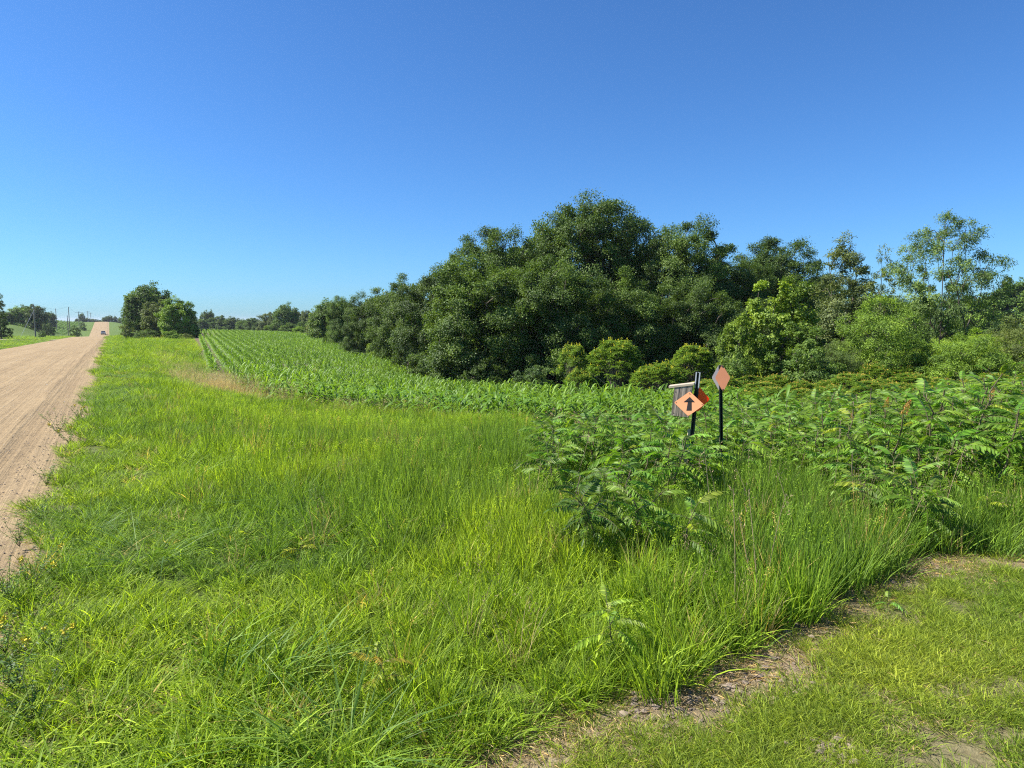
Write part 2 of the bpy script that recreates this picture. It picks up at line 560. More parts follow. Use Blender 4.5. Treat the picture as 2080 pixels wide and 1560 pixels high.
ru = axis(-60, 640, -2, 45, 0.25, 1.04)
rs = np.concatenate([np.linspace(ROAD_L - .5, -2.6, 26), np.linspace(-2.5, ROAD_R + .35, 46)])
RU, RS = np.meshgrid(ru, rs, indexing='ij')
RX, RY = xy(RU, RS)
mid = (ROAD_L + ROAD_R) / 2; half = (ROAD_R - ROAD_L) / 2
t_ = np.clip(np.abs(RS - mid) / half, 0, 1.3)
RZ = road_z(RU) + 0.09 * (1 - t_ ** 2) - 0.10 * sstep(1.0, 1.12, t_)
nearr = 1 - sstep(40, 90, RU)
wob = (vnoise(RU, RU * 0, 3.0, 5) - .5) * 0.12
RZ += nearr * 0.024 * np.exp(-((RS + 1.40 + wob) / 0.05) ** 2)                   # small windrow beside the tyre track
RZ -= nearr * 0.02 * np.exp(-((RS + 1.10) / 0.18) ** 2)
RZ += nearr * 0.012 * (vnoise(RS, RU, 0.35, 9) - .5) + nearr * 0.02 * (vnoise(RS * 6, RU, 2.0, 10) - .5)
for c_, a_ in ((-3.2, .02), (-5.3, .02), (-2.2, .015)):
    RZ -= nearr * a_ * np.exp(-((RS - c_) / 0.3) ** 2)
nu, ns_ = RU.shape
mb = MB()
i, j = np.meshgrid(np.arange(nu - 1), np.arange(ns_ - 1), indexing='ij')
q = np.stack([i * ns_ + j, (i + 1) * ns_ + j, (i + 1) * ns_ + j + 1, i * ns_ + j + 1], -1).reshape(-1, 4)[:, ::-1]
mb.add(np.stack([RX, RY, RZ], -1).reshape(-1, 3), q)
me = mb.mesh('gravel_road', road_material())
ra = me.attributes.new('road_uv', 'FLOAT_VECTOR', 'POINT')
ra.data.foreach_set('vector', np.stack([RS, RU, RU * 0], -1).astype(np.float32).ravel())
structure(obj('gravel_road', me), 'straight tan gravel road running over the hills')

# side lane that meets the road on the far left
mb = MB()
l0 = []
for k, s_ in enumerate(np.linspace(-7.4, -24, 12)):
    for w_ in (-2.2 - (1.5 if k < 2 else 0), 2.2 + (1.5 if k < 2 else 0)):
        x_, y_ = xy(128 + w_, s_)
        l0.append((x_, y_, Z1(x_, y_) + 0.05))
mb.add(l0, [(2 * k, 2 * k + 2, 2 * k + 3, 2 * k + 1) for k in range(11)])
structure(obj('side_lane', mb.mesh('side_lane', plain_material('lane_gravel', (0.42, 0.34, 0.26), 0.95, 0, .25, 3))), 'short pale gravel lane joining the road')


# ------------------------------------------------------------------ scattering with geometry nodes (uncountable growth only)
def hidden_collection(name, meshes):
    c = bpy.data.collections.new(name)
    for k, me in enumerate(meshes):
        o = bpy.data.objects.new('%s_%02d' % (name, k), me)
        c.objects.link(o)
    return c


def scatter(name, label, pts, rot, scl, idx, tint, coll):
    me = bpy.data.meshes.new(name)
    n = len(pts)
    me.vertices.add(n); me.vertices.foreach_set('co', np.asarray(pts, np.float32).ravel())
    for nm, typ, key, val in (('rot', 'FLOAT_VECTOR', 'vector', rot), ('scl', 'FLOAT_VECTOR', 'vector', scl), ('idx', 'INT', 'value', idx), ('tint', 'FLOAT_VECTOR', 'vector', tint)):
        a = me.attributes.new(nm, typ, 'POINT')
        a.data.foreach_set(key, np.asarray(val, np.int32 if typ == 'INT' else np.float32).ravel())
    o = obj(name, me)
    g = bpy.data.node_groups.new(name, 'GeometryNodeTree')
    g.interface.new_socket('Geometry', in_out='INPUT', socket_type='NodeSocketGeometry')
    g.interface.new_socket('Geometry', in_out='OUTPUT', socket_type='NodeSocketGeometry')
    gi = g.nodes.new('NodeGroupInput'); go = g.nodes.new('NodeGroupOutput')
    ci = g.nodes.new('GeometryNodeCollectionInfo'); ci.inputs['Collection'].default_value = coll
    ci.inputs['Separate Children'].default_value = True; ci.inputs['Reset Children'].default_value = True
    ip = g.nodes.new('GeometryNodeInstanceOnPoints'); ip.inputs['Pick Instance'].default_value = True

    def na(nm, typ):
        a = g.nodes.new('GeometryNodeInputNamedAttribute'); a.data_type = typ; a.inputs['Name'].default_value = nm
        return a.outputs['Attribute']
    er = g.nodes.new('FunctionNodeEulerToRotation')
    g.links.new(na('rot', 'FLOAT_VECTOR'), er.inputs[0])
    g.links.new(gi.outputs[0], ip.inputs['Points'])
    g.links.new(ci.outputs[0], ip.inputs['Instance'])
    g.links.new(na('idx', 'INT'), ip.inputs['Instance Index'])
    g.links.new(er.outputs[0], ip.inputs['Rotation'])
    g.links.new(na('scl', 'FLOAT_VECTOR'), ip.inputs['Scale'])
    g.links.new(ip.outputs[0], go.inputs[0])
    md = o.modifiers.new('scatter', 'NODES'); md.node_group = g
    o['kind'] = 'stuff'; o['label'] = label
    return o


def blades(mb, n, h, hw, radius, lean, curve, K=5, r=None, m=0, rng=RNG, wind=(0.0, 0.0), z0=-0.03):
    """n grass blades around the origin"""
    ang = rng.uniform(0, 2 * np.pi, n); rad = radius * np.sqrt(rng.uniform(0, 1, n))
    base = np.stack([np.cos(ang) * rad, np.sin(ang) * rad, np.full(n, z0)], -1)
    h = h * rng.uniform(0.55, 1.1, n)
    la = ang + rng.normal(0, 0.9, n)
    dr = np.stack([np.cos(la), np.sin(la)], -1) * (lean * rng.uniform(0.2, 1.2, n))[:, None] + np.array(wind)
    cv = curve * rng.uniform(0.1, 1.3, n)
    t = np.linspace(0, 1, K)[None, :, None]
    dd = np.concatenate([dr, np.zeros((n, 1))], 1)[:, None, :]
    cd = unit(dd) * cv[:, None, None]
    up = np.array([0, 0, 1.0])
    cen = base[:, None, :] + h[:, None, None] * (dd * t + cd * t ** 2.2 + up * (t - 0.55 * cv[:, None, None] * t ** 2.6))
    fa = rng.uniform(0, np.pi, n)
    side = np.stack([np.cos(fa), np.sin(fa), np.zeros(n)], -1)[:, None, :] * np.ones((1, K, 1))
    w = hw * rng.uniform(0.6, 1.3, n)[:, None] * (np.array([0.75, 1.0, 0.95, 0.65, 0.06]) if K == 5 else np.interp(np.linspace(0, 1, K), [0, .25, .6, 1], [.75, 1, .9, .06]))[None]
    ribbons(mb, cen, side, w, None, rng.uniform(0, 1, n) if r is None else r, m)


def tuft_lush(seed):
    g = np.random.default_rng(seed); mb = MB()
    blades(mb, 30, 0.31, 0.0024, 0.075, 0.26, 0.30, 5, None, 0, g)
    blades(mb, 14, 0.26, 0.0030, 0.075, 0.4, 0.6, 5, None, 0, g)
    return mb.mesh('tuft', M_GRASS)


def tuft_brome(seed):
    g = np.random.default_rng(seed); mb = MB()
    blades(mb, 12, 0.50, 0.0020, 0.07, 0.13, 0.10, 5, None, 0, g)
    blades(mb, 24, 0.38, 0.0032, 0.07, 0.20, 0.25, 5, None, 0, g)
    if seed == 7:
        for k in range(2):
            a = g.uniform(0, 6.28); tip = np.array([np.cos(a), np.sin(a), 0]) * g.uniform(.04, .12) + np.array([0, 0, g.uniform(.5, .6)])
            tube(mb, [(0, 0, 0), tuple(tip * [.4, .4, .55]), tuple(tip)], [.0012, .001, .0006], 3, .95, 0, False)
            n = 12
            pos = tip + np.stack([g.normal(0, .010, n), g.normal(0, .010, n), g.uniform(-.09, .02, n)], -1)
            leaves(mb, pos, unit(g.normal(0, .6, (n, 3)) + [0, 0, 1.0]), unit(g.normal(0, 1, (n, 3))), .018, .004, 1.0)
    return mb.mesh('tuft', M_GRASS)


def tuft_tussock(seed):
    g = np.random.default_rng(seed); mb = MB()
    blades(mb, 110, 0.36, 0.0019, 0.09, 0.6, 0.9, 6, None, 0, g)
    return mb.mesh('tuft', M_GRASS)


def tuft_wide(seed):
    g = np.random.default_rng(seed); mb = MB()
    blades(mb, 14, 0.40, 0.0046, 0.06, 0.25, 0.6, 6, None, 0, g, (0.12, -0.05))
    return mb.mesh('tuft', M_GRASS)


def tuft_short(seed):
    g = np.random.default_rng(seed); mb = MB()
    blades(mb, 44, 0.050, 0.0014, 0.06, 0.8, 0.6, 4, None, 0, g, (0, 0), -0.003)
    return mb.mesh('tuft', M_GRASS)


def tuft_clover(seed):
    g = np.random.default_rng(seed); mb = MB()
    n = 26
    pos = np.stack([g.normal(0, .05, n), g.normal(0, .05, n), g.uniform(.01, .09, n)], -1)
    an = g.uniform(0, 6.28, n)
    ax = unit(np.stack([np.cos(an), np.sin(an), g.uniform(-.2, .4, n)], -1))
    leaves(mb, pos, ax, unit(np.stack([g.normal(0, .4, n), g.normal(0, .4, n), np.ones(n)], -1)), g.uniform(.016, .034, n), g.uniform(.011, .02, n), g.uniform(0, 1, n))
    return mb.mesh('tuft', M_GRASS)


def tuft_dry(seed):
    g = np.random.default_rng(seed); mb = MB()
    blades(mb, 16, 0.42, 0.0016, 0.06, 0.3, 0.3, 5, None, 0, g)
    for k in range(7):       # seed heads
        a = g.uniform(0, 6.28); p = np.array([np.cos(a), np.sin(a), 0]) * g.uniform(.05, .17) + np.array([0, 0, g.uniform(.34, .46)])
        n = 9
        pos = p + np.stack([g.normal(0, .012, n), g.normal(0, .012, n), g.uniform(-.05, .05, n)], -1)
        leaves(mb, pos, unit(g.normal(0, 1, (n, 3)) + [0, 0, 1.2]), unit(g.normal(0, 1, (n, 3))), .017, .004, g.uniform(.1, .6, n))
    return mb.mesh('tuft', M_STRAWI)


def tuft_litter(seed):
    g = np.random.default_rng(seed); mb = MB()
    n = 16
    pos = np.stack([g.uniform(-.1, .1, n), g.uniform(-.1, .1, n), g.uniform(.002, .02, n)], -1)
    an = g.uniform(0, 6.28, n)
    ax = unit(np.stack([np.cos(an), np.sin(an), g.uniform(-.1, .35, n)], -1))
    leaves(mb, pos, ax, unit(np.stack([g.normal(0, .5, n), g.normal(0, .5, n), np.ones(n)], -1)), g.uniform(.02, .065, n), .0032, g.uniform(0, 1, n))
    return mb.mesh('tuft', M_STRAWI)


TUFTS = hidden_collection('tuft_mix', [tuft_lush(1), tuft_lush(2), tuft_lush(3), tuft_lush(4), tuft_brome(5), tuft_brome(6), tuft_brome(7), tuft_brome(8),
                                       tuft_wide(9), tuft_wide(10), tuft_clover(11), tuft_clover(12)])
SHORT = hidden_collection('short_mix', [tuft_short(21), tuft_short(22), tuft_short(23), tuft_short(24), tuft_short(25)])
TUSS = hidden_collection('tussock_mix', [tuft_tussock(31), tuft_tussock(32)])
DRY = hidden_collection('dry_mix', [tuft_dry(41), tuft_dry(42), tuft_litter(43), tuft_litter(44)])


def sample_rings(rings, half_deg=50, rng=RNG):
    P = []
    for r1, r2, dens in rings:
        a = math.radians(half_deg)
        n = int(a * (r2 * r2 - r1 * r1) * dens)
        r = np.sqrt(rng.uniform(r1 * r1, r2 * r2, n)); th = rng.uniform(-a, a, n)
        P.append(np.stack([r * np.sin(th), r * np.cos(th)], -1))
    return np.concatenate(P)


P = sample_rings([(1.2, 4, 190), (4, 8, 125), (8, 14, 65), (14, 25, 30), (25, 45, 14), (45, 90, 4.5), (90, 200, 1.1)])
x, y = P.T
u, s = us(x, y)
r = np.hypot(x, y)
edge = (vnoise(x, y, 0.9, 21) - .5) * 0.45 + (vnoise(x, y, 3.5, 22) - .5) * 0.3
right_ok = s > np.interp(y, [3, 4.5], [-.85, -.52]) + edge * np.interp(y, [2, 5], [.5, 1.0])
left_ok = s < ROAD_L - 0.1 + edge * .8
pdist = path_d(x, y) + (vnoise(x, y, .35, 23) - .5) * 0.34
keep = (right_ok | left_ok) & ~inpoly(x, y, CORN) & ((pdist < 0) | (s < -.2) & (y < 1.9))
keep &= RNG.uniform(0, 1, len(x)) < (0.8 + 0.2 * sstep(ROAD_R - .3, ROAD_R + .35, s + edge)) + (s < -4)
x, y, u, s, r = (k[keep] for k in (x, y, u, s, r))
n = len(x)
tall = sstep(0.4, 2.6, s + (vnoise(x, y, 2.0, 24) - .5) * 1.4)
hgt = 0.62 + 0.34 * tall + 0.55 * (vnoise(x, y, 1.1, 25) - .5) + 0.35 * (vnoise(x, y, 0.4, 26) - .5)
hgt *= 0.52 + 0.48 * sstep(1.8, 4.4, r + (s > 1.0) * 1.8)
hgt *= np.where(s < 0.4, 0.75, 1.0)
_ppx = 1040 + x / np.maximum(y, .1) * F
_fr = np.interp(_ppx, [1080, 1150, 1300, 1400, 1480, 1620, 1750, 1900, 2200], [8.0, 5.5, 5.1, 5.3, 6.7, 7.0, 5.8, 5.8, 5.5])
hgt *= np.where((_ppx > 1080) & (y > _fr - .1), np.interp(y - _fr, [0, 1.5], [.68, .42]), 1.0)
for _px, _py, _rr in [(450, 792, 3.0), (400, 775, 2.0), (520, 803, 2.0), (600, 818, 1.3), (350, 740, 2.5)]:
    _gx, _gy = G(_px, _py, 60)
    hgt *= 1 - .55 * np.exp(-((x - _gx) ** 2 + (y - _gy) ** 2) / _rr ** 2)
spread = np.interp(r, [0, 8, 14, 25, 45, 90, 200], [1, 1.1, 1.35, 1.7, 2.3, 3.6, 6.5])
hgt *= np.interp(r, [0, 14, 40, 90, 200], [1, 1, 1.0, 1.1, 1.3])
pick = RNG.uniform(0, 1, n)
idx = np.where(pick < 0.25 + 0.55 * tall, RNG.integers(4, 8, n), RNG.integers(0, 4, n))
wide_zone = vnoise(x, y, 1.3, 27)
idx = np.where((wide_zone > .62) & (RNG.uniform(0, 1, n) < .45) & (s < 3.2) & (r < 14), RNG.integers(8, 10, n), idx)
idx = np.where((RNG.uniform(0, 1, n) < .12) & (s < 1.2), RNG.integers(10, 12, n), idx)
rot = np.stack([RNG.normal(0.05, .10, n), RNG.normal(.10, .10, n), RNG.uniform(0, 6.28, n)], -1)
scl = np.stack([spread, spread, hgt * np.where(idx >= 10, 1.6, 1.0)], -1)
k1 = vnoise(x, y, 1.7, 28)[:, None]; k2 = vnoise(x, y, 0.5, 29)[:, None]; k3 = RNG.uniform(0, 1, (n, 1))
mixk = np.clip(0.15 + 0.55 * k1 + 0.25 * k2 + 0.25 * (k3 - .5), 0, 1)
tint = np.array([0.060, 0.126, 0.012]) * (1 - mixk) + np.array([0.188, 0.250, 0.023]) * mixk
blue = (vnoise(x, y, 2.6, 30)[:, None] > .68) * 0.5
tint = tint * (1 - blue) + np.array([0.065, 0.125, 0.024]) * blue
dead = RNG.uniform(0, 1, n) < .025
tint[dead] = np.array([.22, .18, .075])
scatter('tall_grass', 'lush tall green grass covering the roadside verge', np.stack([x, y, Z(x, y)], -1), rot, scl, idx, tint, TUFTS)

# grass of the mown path
P = sample_rings([(1.0, 3, 1300), (3, 7, 900), (7, 12, 300)], 58)
x, y = P.T
u, s = us(x, y)
pdist = path_d(x, y) + (vnoise(x, y, .3, 33) - .5) * 0.25
keep = (pdist > -.12) & (s > .1)
cover = 0.10 + 0.85 * sstep(.2, .55, pdist) * sstep(.24, .50, vnoise(x, y, .55, 34) * .6 + vnoise(x, y, .16, 35) * .4)
for gx, gy, rr_, am in BARE:
    cover = cover * (1 - am * np.exp(-(((x - gx) ** 2 + (y - gy) ** 2) / (rr_ * .8) ** 2)))
keep &= RNG.uniform(0, 1, len(x)) < cover
x, y, pdist = x[keep], y[keep], pdist[keep]
n = len(x)
k1 = np.clip(vnoise(x, y, .6, 36)[:, None] * .7 + RNG.uniform(0, .4, (n, 1)), 0, 1)
tint = np.array([0.074, 0.128, 0.014]) * (1 - k1) + np.array([0.180, 0.215, 0.026]) * k1
sc_ = RNG.uniform(.7, 1.4, n)
scatter('mown_grass', 'short patchy mown grass of the path', np.stack([x, y, Z(x, y)], -1), np.stack([np.zeros(n), np.zeros(n), RNG.uniform(0, 6.28, n)], -1),
        np.stack([sc_, sc_, RNG.uniform(.5, 1.5, n)], -1), RNG.integers(0, 5, n), tint, SHORT)

# dry straw: litter at the path edge, tan patch by the corn, dead blades in the verge
pts = []
P = sample_rings([(1.0, 4, 260), (4, 9, 160)], 56)
pdist = path_d(P[:, 0], P[:, 1])
_, s = us(P[:, 0], P[:, 1])
kp = (RNG.uniform(0, 1, len(P)) < np.exp(-((pdist - .03) / .26) ** 2) * .9 + .05 * (pdist > 0)) & (s > .3)
A = P[kp]; Ai = RNG.integers(2, 4, len(A))
P = sample_rings([(2.5, 8, 3), (8, 16, 1.2)], 45)
kp = (path_d(P[:, 0], P[:, 1]) < -.1) & (us(P[:, 0], P[:, 1])[1] > 1.2)
kp &= RNG.uniform(0, 1, len(P)) < np.where(path_d(P[:, 0], P[:, 1]) > -.8, 1.0, .4)
B = P[kp]; Bi = RNG.integers(0, 2, len(B))
patch = []
for (px, py, dx, dy, cnt) in [(450, 790, 40, 9, 180), (520, 802, 45, 8, 90), (600, 818, 70, 9, 80), (380, 770, 30, 10, 50), (800, 848, 140, 5, 60), (350, 735, 40, 20, 40)]:
    for _ in range(cnt):
        patch.append(G(random.gauss(px, dx * .6), random.gauss(py, dy * .7), 60))
Cc = np.array(patch); Ci = RNG.integers(0, 2, len(Cc))
P = np.concatenate([A, B, Cc]); idx = np.concatenate([Ai, Bi, Ci])
n = len(P)
sz = np.concatenate([np.ones(len(A)), RNG.uniform(.75, 1.05, len(B)), RNG.uniform(1.2, 1.7, len(Cc))])
szz = np.concatenate([np.ones(len(A)), RNG.uniform(.75, 1.15, len(B)), RNG.uniform(1.0, 1.35, len(Cc))])
tk = RNG.uniform(0, 1, (n, 1))
tint = np.array([0.25, 0.19, 0.095]) * (1 - tk) + np.array([0.46, 0.37, 0.19]) * tk
tint[len(A) + len(B):] *= np.array([1.35, 1.42, 1.3])
scatter('dry_grass', 'dry tan grass and straw litter', np.stack([P[:, 0], P[:, 1], Z(P[:, 0], P[:, 1])], -1), np.stack([np.zeros(n), np.zeros(n), RNG.uniform(0, 6.28, n)], -1),
        np.stack([sz, sz, szz], -1), idx, tint, DRY)

# tussocks: clumps one can tell apart
TUSSM = [tuft_tussock(31), tuft_tussock(32)]
M_TUSS = leaf_material('tussock_blade', 'OBJECT', 0.55, 1.5, 0.4, 0.5, 0.22)
for me in TUSSM:
    me.materials[0] = M_TUSS
WIDEM = []
for sd in (51, 52, 53):
    g = np.random.default_rng(sd); mb = MB()
    blades(mb, 60, 0.44, 0.0046, 0.16, 0.24, 0.6, 7, None, 0, g, (0.14, -0.06))
    WIDEM.append(mb.mesh('broad_tuft', M_TUSS))
for k, (px, py, w_, h_, lab, wide) in enumerate([
        (590, 1030, 1.7, 1.25, 'fine-bladed dark tussock arching in the middle of the verge', 0),
        (690, 1545, 1.7, 1.0, 'large fine-bladed tussock at the bottom edge of the picture', 0),
        (300, 1150, 1.6, 1.0, 'dark round tussock left of the verge near the road', 0),
        (180, 1080, 1.4, .8, 'small dark tussock beside the gravel edge', 0),
        (640, 1060, 1.6, 1.0, 'pale arching tussock just right of the dark tussock', 0),
        (430, 1345, .95, .8, 'broad-bladed grass clump leaning right, left of the wide pair', 1),
        (520, 1400, 1.0, .85, 'broad-bladed grass clump, middle of three in the foreground', 1),
        (600, 1365, .95, .8, 'broad-bladed grass clump, right of three in the foreground', 1),
        (390, 985, 1.3, 1.0, 'bluish broad-bladed clump further back on the verge', 1),
        (530, 830, 2.2, 1.1, 'bluish grass clump in front of the tan dry patch', 1),
        (225, 820, 2.6, 1.1, 'dark grass clump beside the road farther off', 0),
        (240, 755, 3.4, 1.3, 'darkest distant grass clump by the road edge', 0)]):
    gx, gy = G(px, py)
    o = obj('grass_clump', (WIDEM[k % 3] if wide else TUSSM[k % 2]), None, (gx, gy, Z1(gx, gy)), (0, 0, k * 1.3 if not wide else random.uniform(-.4, .4)), (w_, w_, h_),
            (0.085, 0.15, 0.022) if not wide else (0.10, 0.165, 0.026))
    o['label'] = lab; o['category'] = 'grass clump'; o['group'] = 'grass clumps on the verge'

# loose stones
M_STONE = plain_material('pebble', (0.24, 0.185, 0.135), 0.9, 0, .4, 5)
mb = MB()
ico_v = np.array([(0, 0, -1), (.72, -.53, -.45), (-.28, -.85, -.45), (-.89, 0, -.45), (-.28, .85, -.45), (.72, .53, -.45), (.28, -.85, .45), (-.72, -.53, .45), (-.72, .53, .45), (.28, .85, .45), (.89, 0, .45), (0, 0, 1)])
ico_f = np.array([(0, 2, 1), (1, 5, 0), (0, 3, 2), (0, 4, 3), (0, 5, 4), (1, 10, 5), (2, 6, 1), (3, 7, 2), (4, 8, 3), (5, 9, 4), (1, 6, 10), (2, 7, 6), (3, 8, 7), (4, 9, 8), (5, 10, 9), (6, 11, 10), (7, 11, 6), (8, 11, 7), (9, 11, 8), (10, 11, 9)])[:, ::-1]
sp_ = []
for _ in range(1100):
    u_ = random.uniform(2, 16); s_ = random.choice([random.gauss(-.75, .25), random.uniform(-7, -.6)])
    if s_ > -.3: continue
    x_, y_ = xy(u_, s_); sp_.append((x_, y_, float(road_z(u_)) + .09 * (1 - ((s_ - mid) / half) ** 2), random.uniform(.004, .011)))
for (px, py, dx, dy, cnt) in [(1690, 1525, 40, 18, 60), (1480, 1390, 90, 28, 150), (1340, 1440, 80, 25, 90), (1600, 1310, 60, 20, 60), (1850, 1170, 60, 15, 50)]:
    for _ in range(cnt):
        gx, gy = G(random.gauss(px, dx), min(1600, random.gauss(py, dy)), 30)
        sp_.append((gx, gy, Z1(gx, gy), abs(random.gauss(.007, .005)) + .003))
for x_, y_, z_, r_ in sp_:
    mb.add(ico_v * RNG.uniform(.7, 1.25, (12, 1)) * r_ * np.array([1.2, 1, .65]) + np.array([x_, y_, z_ + r_ * .25]), ico_f, random.random())
o = obj('gravel', mb.mesh('gravel', M_STONE, False)); o['kind'] = 'stuff'; o['label'] = 'loose pebbles on the road and path'

# ------------------------------------------------------------------ tree templates
def grow(seed, H, R, n_clump, n_leaf, L, Wd, z0=0.25, top=0.95, trunk_r=0.2, clump_r=0.75, shell=0.55, fill_low=0.0, lobes=5, stems=1,
         flat=0.75, shape='dome', twig_leaf_bias=0.5, upright=0.0):
    """trunk and crown meshes of one broadleaf tree, base at the origin"""
    g = np.random.default_rng(seed)
    cz = (z0 + top) / 2 * H; hz = (top - z0) / 2 * H
    lob = [(g.uniform(0, 6.28), g.uniform(.25, .55), g.uniform(-.5, .75), g.uniform(.5, .75)) for _ in range(lobes)]
    cl = []
    tries = 0
    md = (R * R * hz * 4.2 / n_clump) ** (1 / 3) * 0.62
    while len(cl) < n_clump and tries < n_clump * 200:
        tries += 1
        if tries % (n_clump * 20) == 0: md *= .85
        d = unit(g.normal(0, 1, 3))
        k = g.uniform(shell ** 2, 1) ** .5 if g.uniform() < .85 else g.uniform(0, 1)
        if shape == 'dome':
            a, rr, zz, sz = lob[g.integers(len(lob))]
            if g.uniform() < .55:
                p = np.array([math.cos(a) * rr * R, math.sin(a) * rr * R, cz + zz * hz * .7]) + d * k * np.array([R, R, hz]) * sz * .75
            else:
                p = np.array([0, 0, cz]) + d * k * np.array([R, R, hz]) * .95
            if fill_low and g.uniform() < fill_low:
                an = g.uniform(0, 6.28); rl = R * g.uniform(.55, .95)
                p = np.array([math.cos(an) * rl, math.sin(an) * rl, g.uniform(.04, .35) * H])
        elif shape == 'cone':
            zz = g.uniform(0, 1) ** 1.3
            an = g.uniform(0, 6.28); rl = R * (1 - zz) ** .8 * g.uniform(.4, 1)
            p = np.array([math.cos(an) * rl, math.sin(an) * rl, (z0 + (top - z0) * zz) * H])
        else:   # vase
            zz = g.uniform(0, 1)
            prof = math.sin(math.pi * min(1, .12 + zz * .88) ** .9) ** .7
            an = g.uniform(0, 6.28); rl = R * prof * g.uniform(.1, 1) ** .6
            p = np.array([math.cos(an) * rl, math.sin(an) * rl, (z0 + (top - z0) * zz) * H])
        if p[2] < clump_r * .3 or p[2] > H: continue
        if any(np.sum((p - c) ** 2) < md * md for c in cl): continue
        cl.append(p)
    cl = np.array(cl)
    # skeleton
    nodes = []; par = []
    def addn(p, q):
        nodes.append(np.array(p, float)); par.append(q); return len(nodes) - 1
    for st in range(stems):
        a = g.uniform(0, 6.28); off = .0 if stems == 1 else .12 * R
        q = -1
        th = (z0 + .35 * (top - z0)) * H if shape == 'dome' else top * H * .92
        sway = g.normal(0, .03 * H, 2) + (0 if stems == 1 else 1) * np.array([math.cos(a), math.sin(a)]) * R * .45
        for k in range(7):
            f = k / 6
            q = addn((math.cos(a) * off + sway[0] * f ** 1.5, math.sin(a) * off + sway[1] * f ** 1.5, -.15 + f * (th + .15)), q)
    order = np.argsort(np.hypot(cl[:, 0], cl[:, 1]) + .35 * np.abs(cl[:, 2] - z0 * H))
    ends = []
    for k in order:
        p = cl[k]
        N = np.array(nodes)
        dv = p - N
        cost = np.linalg.norm(dv, axis=1) + 0.9 * np.maximum(0, N[:, 2] - p[2] + .25 * np.hypot(dv[:, 0], dv[:, 1])) * 1.4
        b = int(np.argmin(cost))
        a0 = nodes[b]; ln = np.linalg.norm(p - a0)
        seg = max(2, int(ln / (.09 * H)))
        q = b
        for i_ in range(1, seg + 1):
            f = i_ / seg
            pp = a0 + (p - a0) * f + np.array([0, 0, (.10 + upright) * ln * math.sin(math.pi * f)]) + (g.normal(0, .025 * ln, 3) if i_ < seg else 0)
            q = addn(pp, q)
        ends.append(q)
    cnt = np.zeros(len(nodes))
    for e in ends:
        q = e
        while q != -1:
            cnt[q] += 1; q = par[q]
    rad = trunk_r * (cnt / cnt.max()) ** .48
    rad = np.maximum(rad, .010 * H / 6)
    tb = MB()
    kids = {}
    for k, p_ in enumerate(par):
        kids.setdefault(p_, []).append(k)
    def chain(k):
        pts = [k]
        while True:
            ch = kids.get(pts[-1], [])
            if not ch: break
            ch = sorted(ch, key=lambda c: -cnt[c])
            for c in ch[1:]: todo.append((pts[-1], c))
            pts.append(ch[0])
        return pts
    todo = [(-1, c) for c in kids[-1]]
    while todo:
        a_, c_ = todo.pop()
        pts = chain(c_)
        rr = [rad[k] for k in pts]
        if a_ != -1:
            rr = [min(rad[a_], rr[0] * 1.15)] + rr; pts = [a_] + pts
        if len(pts) < 2: continue
        P_ = np.array([nodes[k] for k in pts])
        if a_ == -1:
            rr[0] *= 1.5
        tube(tb, P_, rr, 6 if rr[0] > .05 else 4, .5, 0, True)
    # leaves: twigs inside each clump, leaves around each twig end
    cb = MB()
    per = max(1, n_leaf // len(cl))
    for p in cl:
        ntw = max(3, per // 16)
        cr = clump_r * g.uniform(.7, 1.3)
        dt = unit(g.normal(0, 1, (ntw, 3)) + [0, 0, .25])
        tw = p + dt * (cr * g.uniform(.35, 1.0, (ntw, 1))) * np.array([1, 1, flat])
        m_ = per // ntw
        tp = np.repeat(tw, m_, 0); td = np.repeat(dt, m_, 0)
        nn = len(tp)
        pos = tp + g.normal(0, 1, (nn, 3)) * np.array([.20, .20, .13]) * cr
        outw = unit(pos - np.array([0, 0, cz * .8]))
        nrm = unit(outw * .5 + np.array([0, 0, .75]) + g.normal(0, .55, (nn, 3)))
        ax = unit(np.cross(nrm, g.normal(0, 1, (nn, 3))) + outw * .35 - np.array([0, 0, .25]))
        cv = g.uniform(.0, .6)
        leaves(cb, pos, ax, nrm, L * g.uniform(.7, 1.3, nn), Wd * g.uniform(.7, 1.3, nn), np.clip(cv + g.uniform(0, .6, nn), 0, 1))
    return tb.mesh('trunk', M_BARK), cb.mesh('crown', M_LEAF), H, R


T = {}
for k, sd in enumerate((101, 102, 103)):
    T['oak%d' % k] = grow(sd, 11, 5.0, 150, 98000, .132, .094, .20, .97, .32, .80, .6, 0, 10, 1, .65)
for k, sd in enumerate((111, 112, 113)):
    T['skirt%d' % k] = grow(sd, 8, 4.2, 170, 98000, .122, .088, .08, .97, .2, .70, .65, .3, 9, 2, .65)
for k, sd in enumerate((121, 122)):
    T['bright%d' % k] = grow(sd, 5, 2.2, 60, 16000, .14, .10, .15, .95, .09, .42, .5, .15, 5, 2)
for k, sd in enumerate((131, 132, 133, 134)):
    T['far%d' % k] = grow(sd, 9, 4.0, 100, 26000, .27, .20, .06, .95, .22, 1.0, .6, .3, 7)
T['locust'] = grow(141, 7, 3.0, 120, 38000, .10, .042, .30, .99, .085, .42, .35, 0, 5, 1, .6, 'vase', upright=.15)
T['poplar'] = grow(151, 6.5, 1.5, 90, 28000, .09, .06, .12, .99, .07, .38, .3, 0, 5, 2, .8, 'vase', upright=.2)
T['willow0'] = grow(161, 4.2, 2.2, 80, 26000, .10, .036, .06, .95, .05, .42, .45, .25, 6, 4, .8)
T['willow1'] = grow(162, 3.4, 2.0, 70, 22000, .10, .038, .06, .95, .05, .42, .45, .3, 5, 4, .8)
T['bush0'] = grow(171, 2.2, 1.3, 40, 9000, .09, .06, .08, .95, .035, .3, .5, .3, 5, 4)
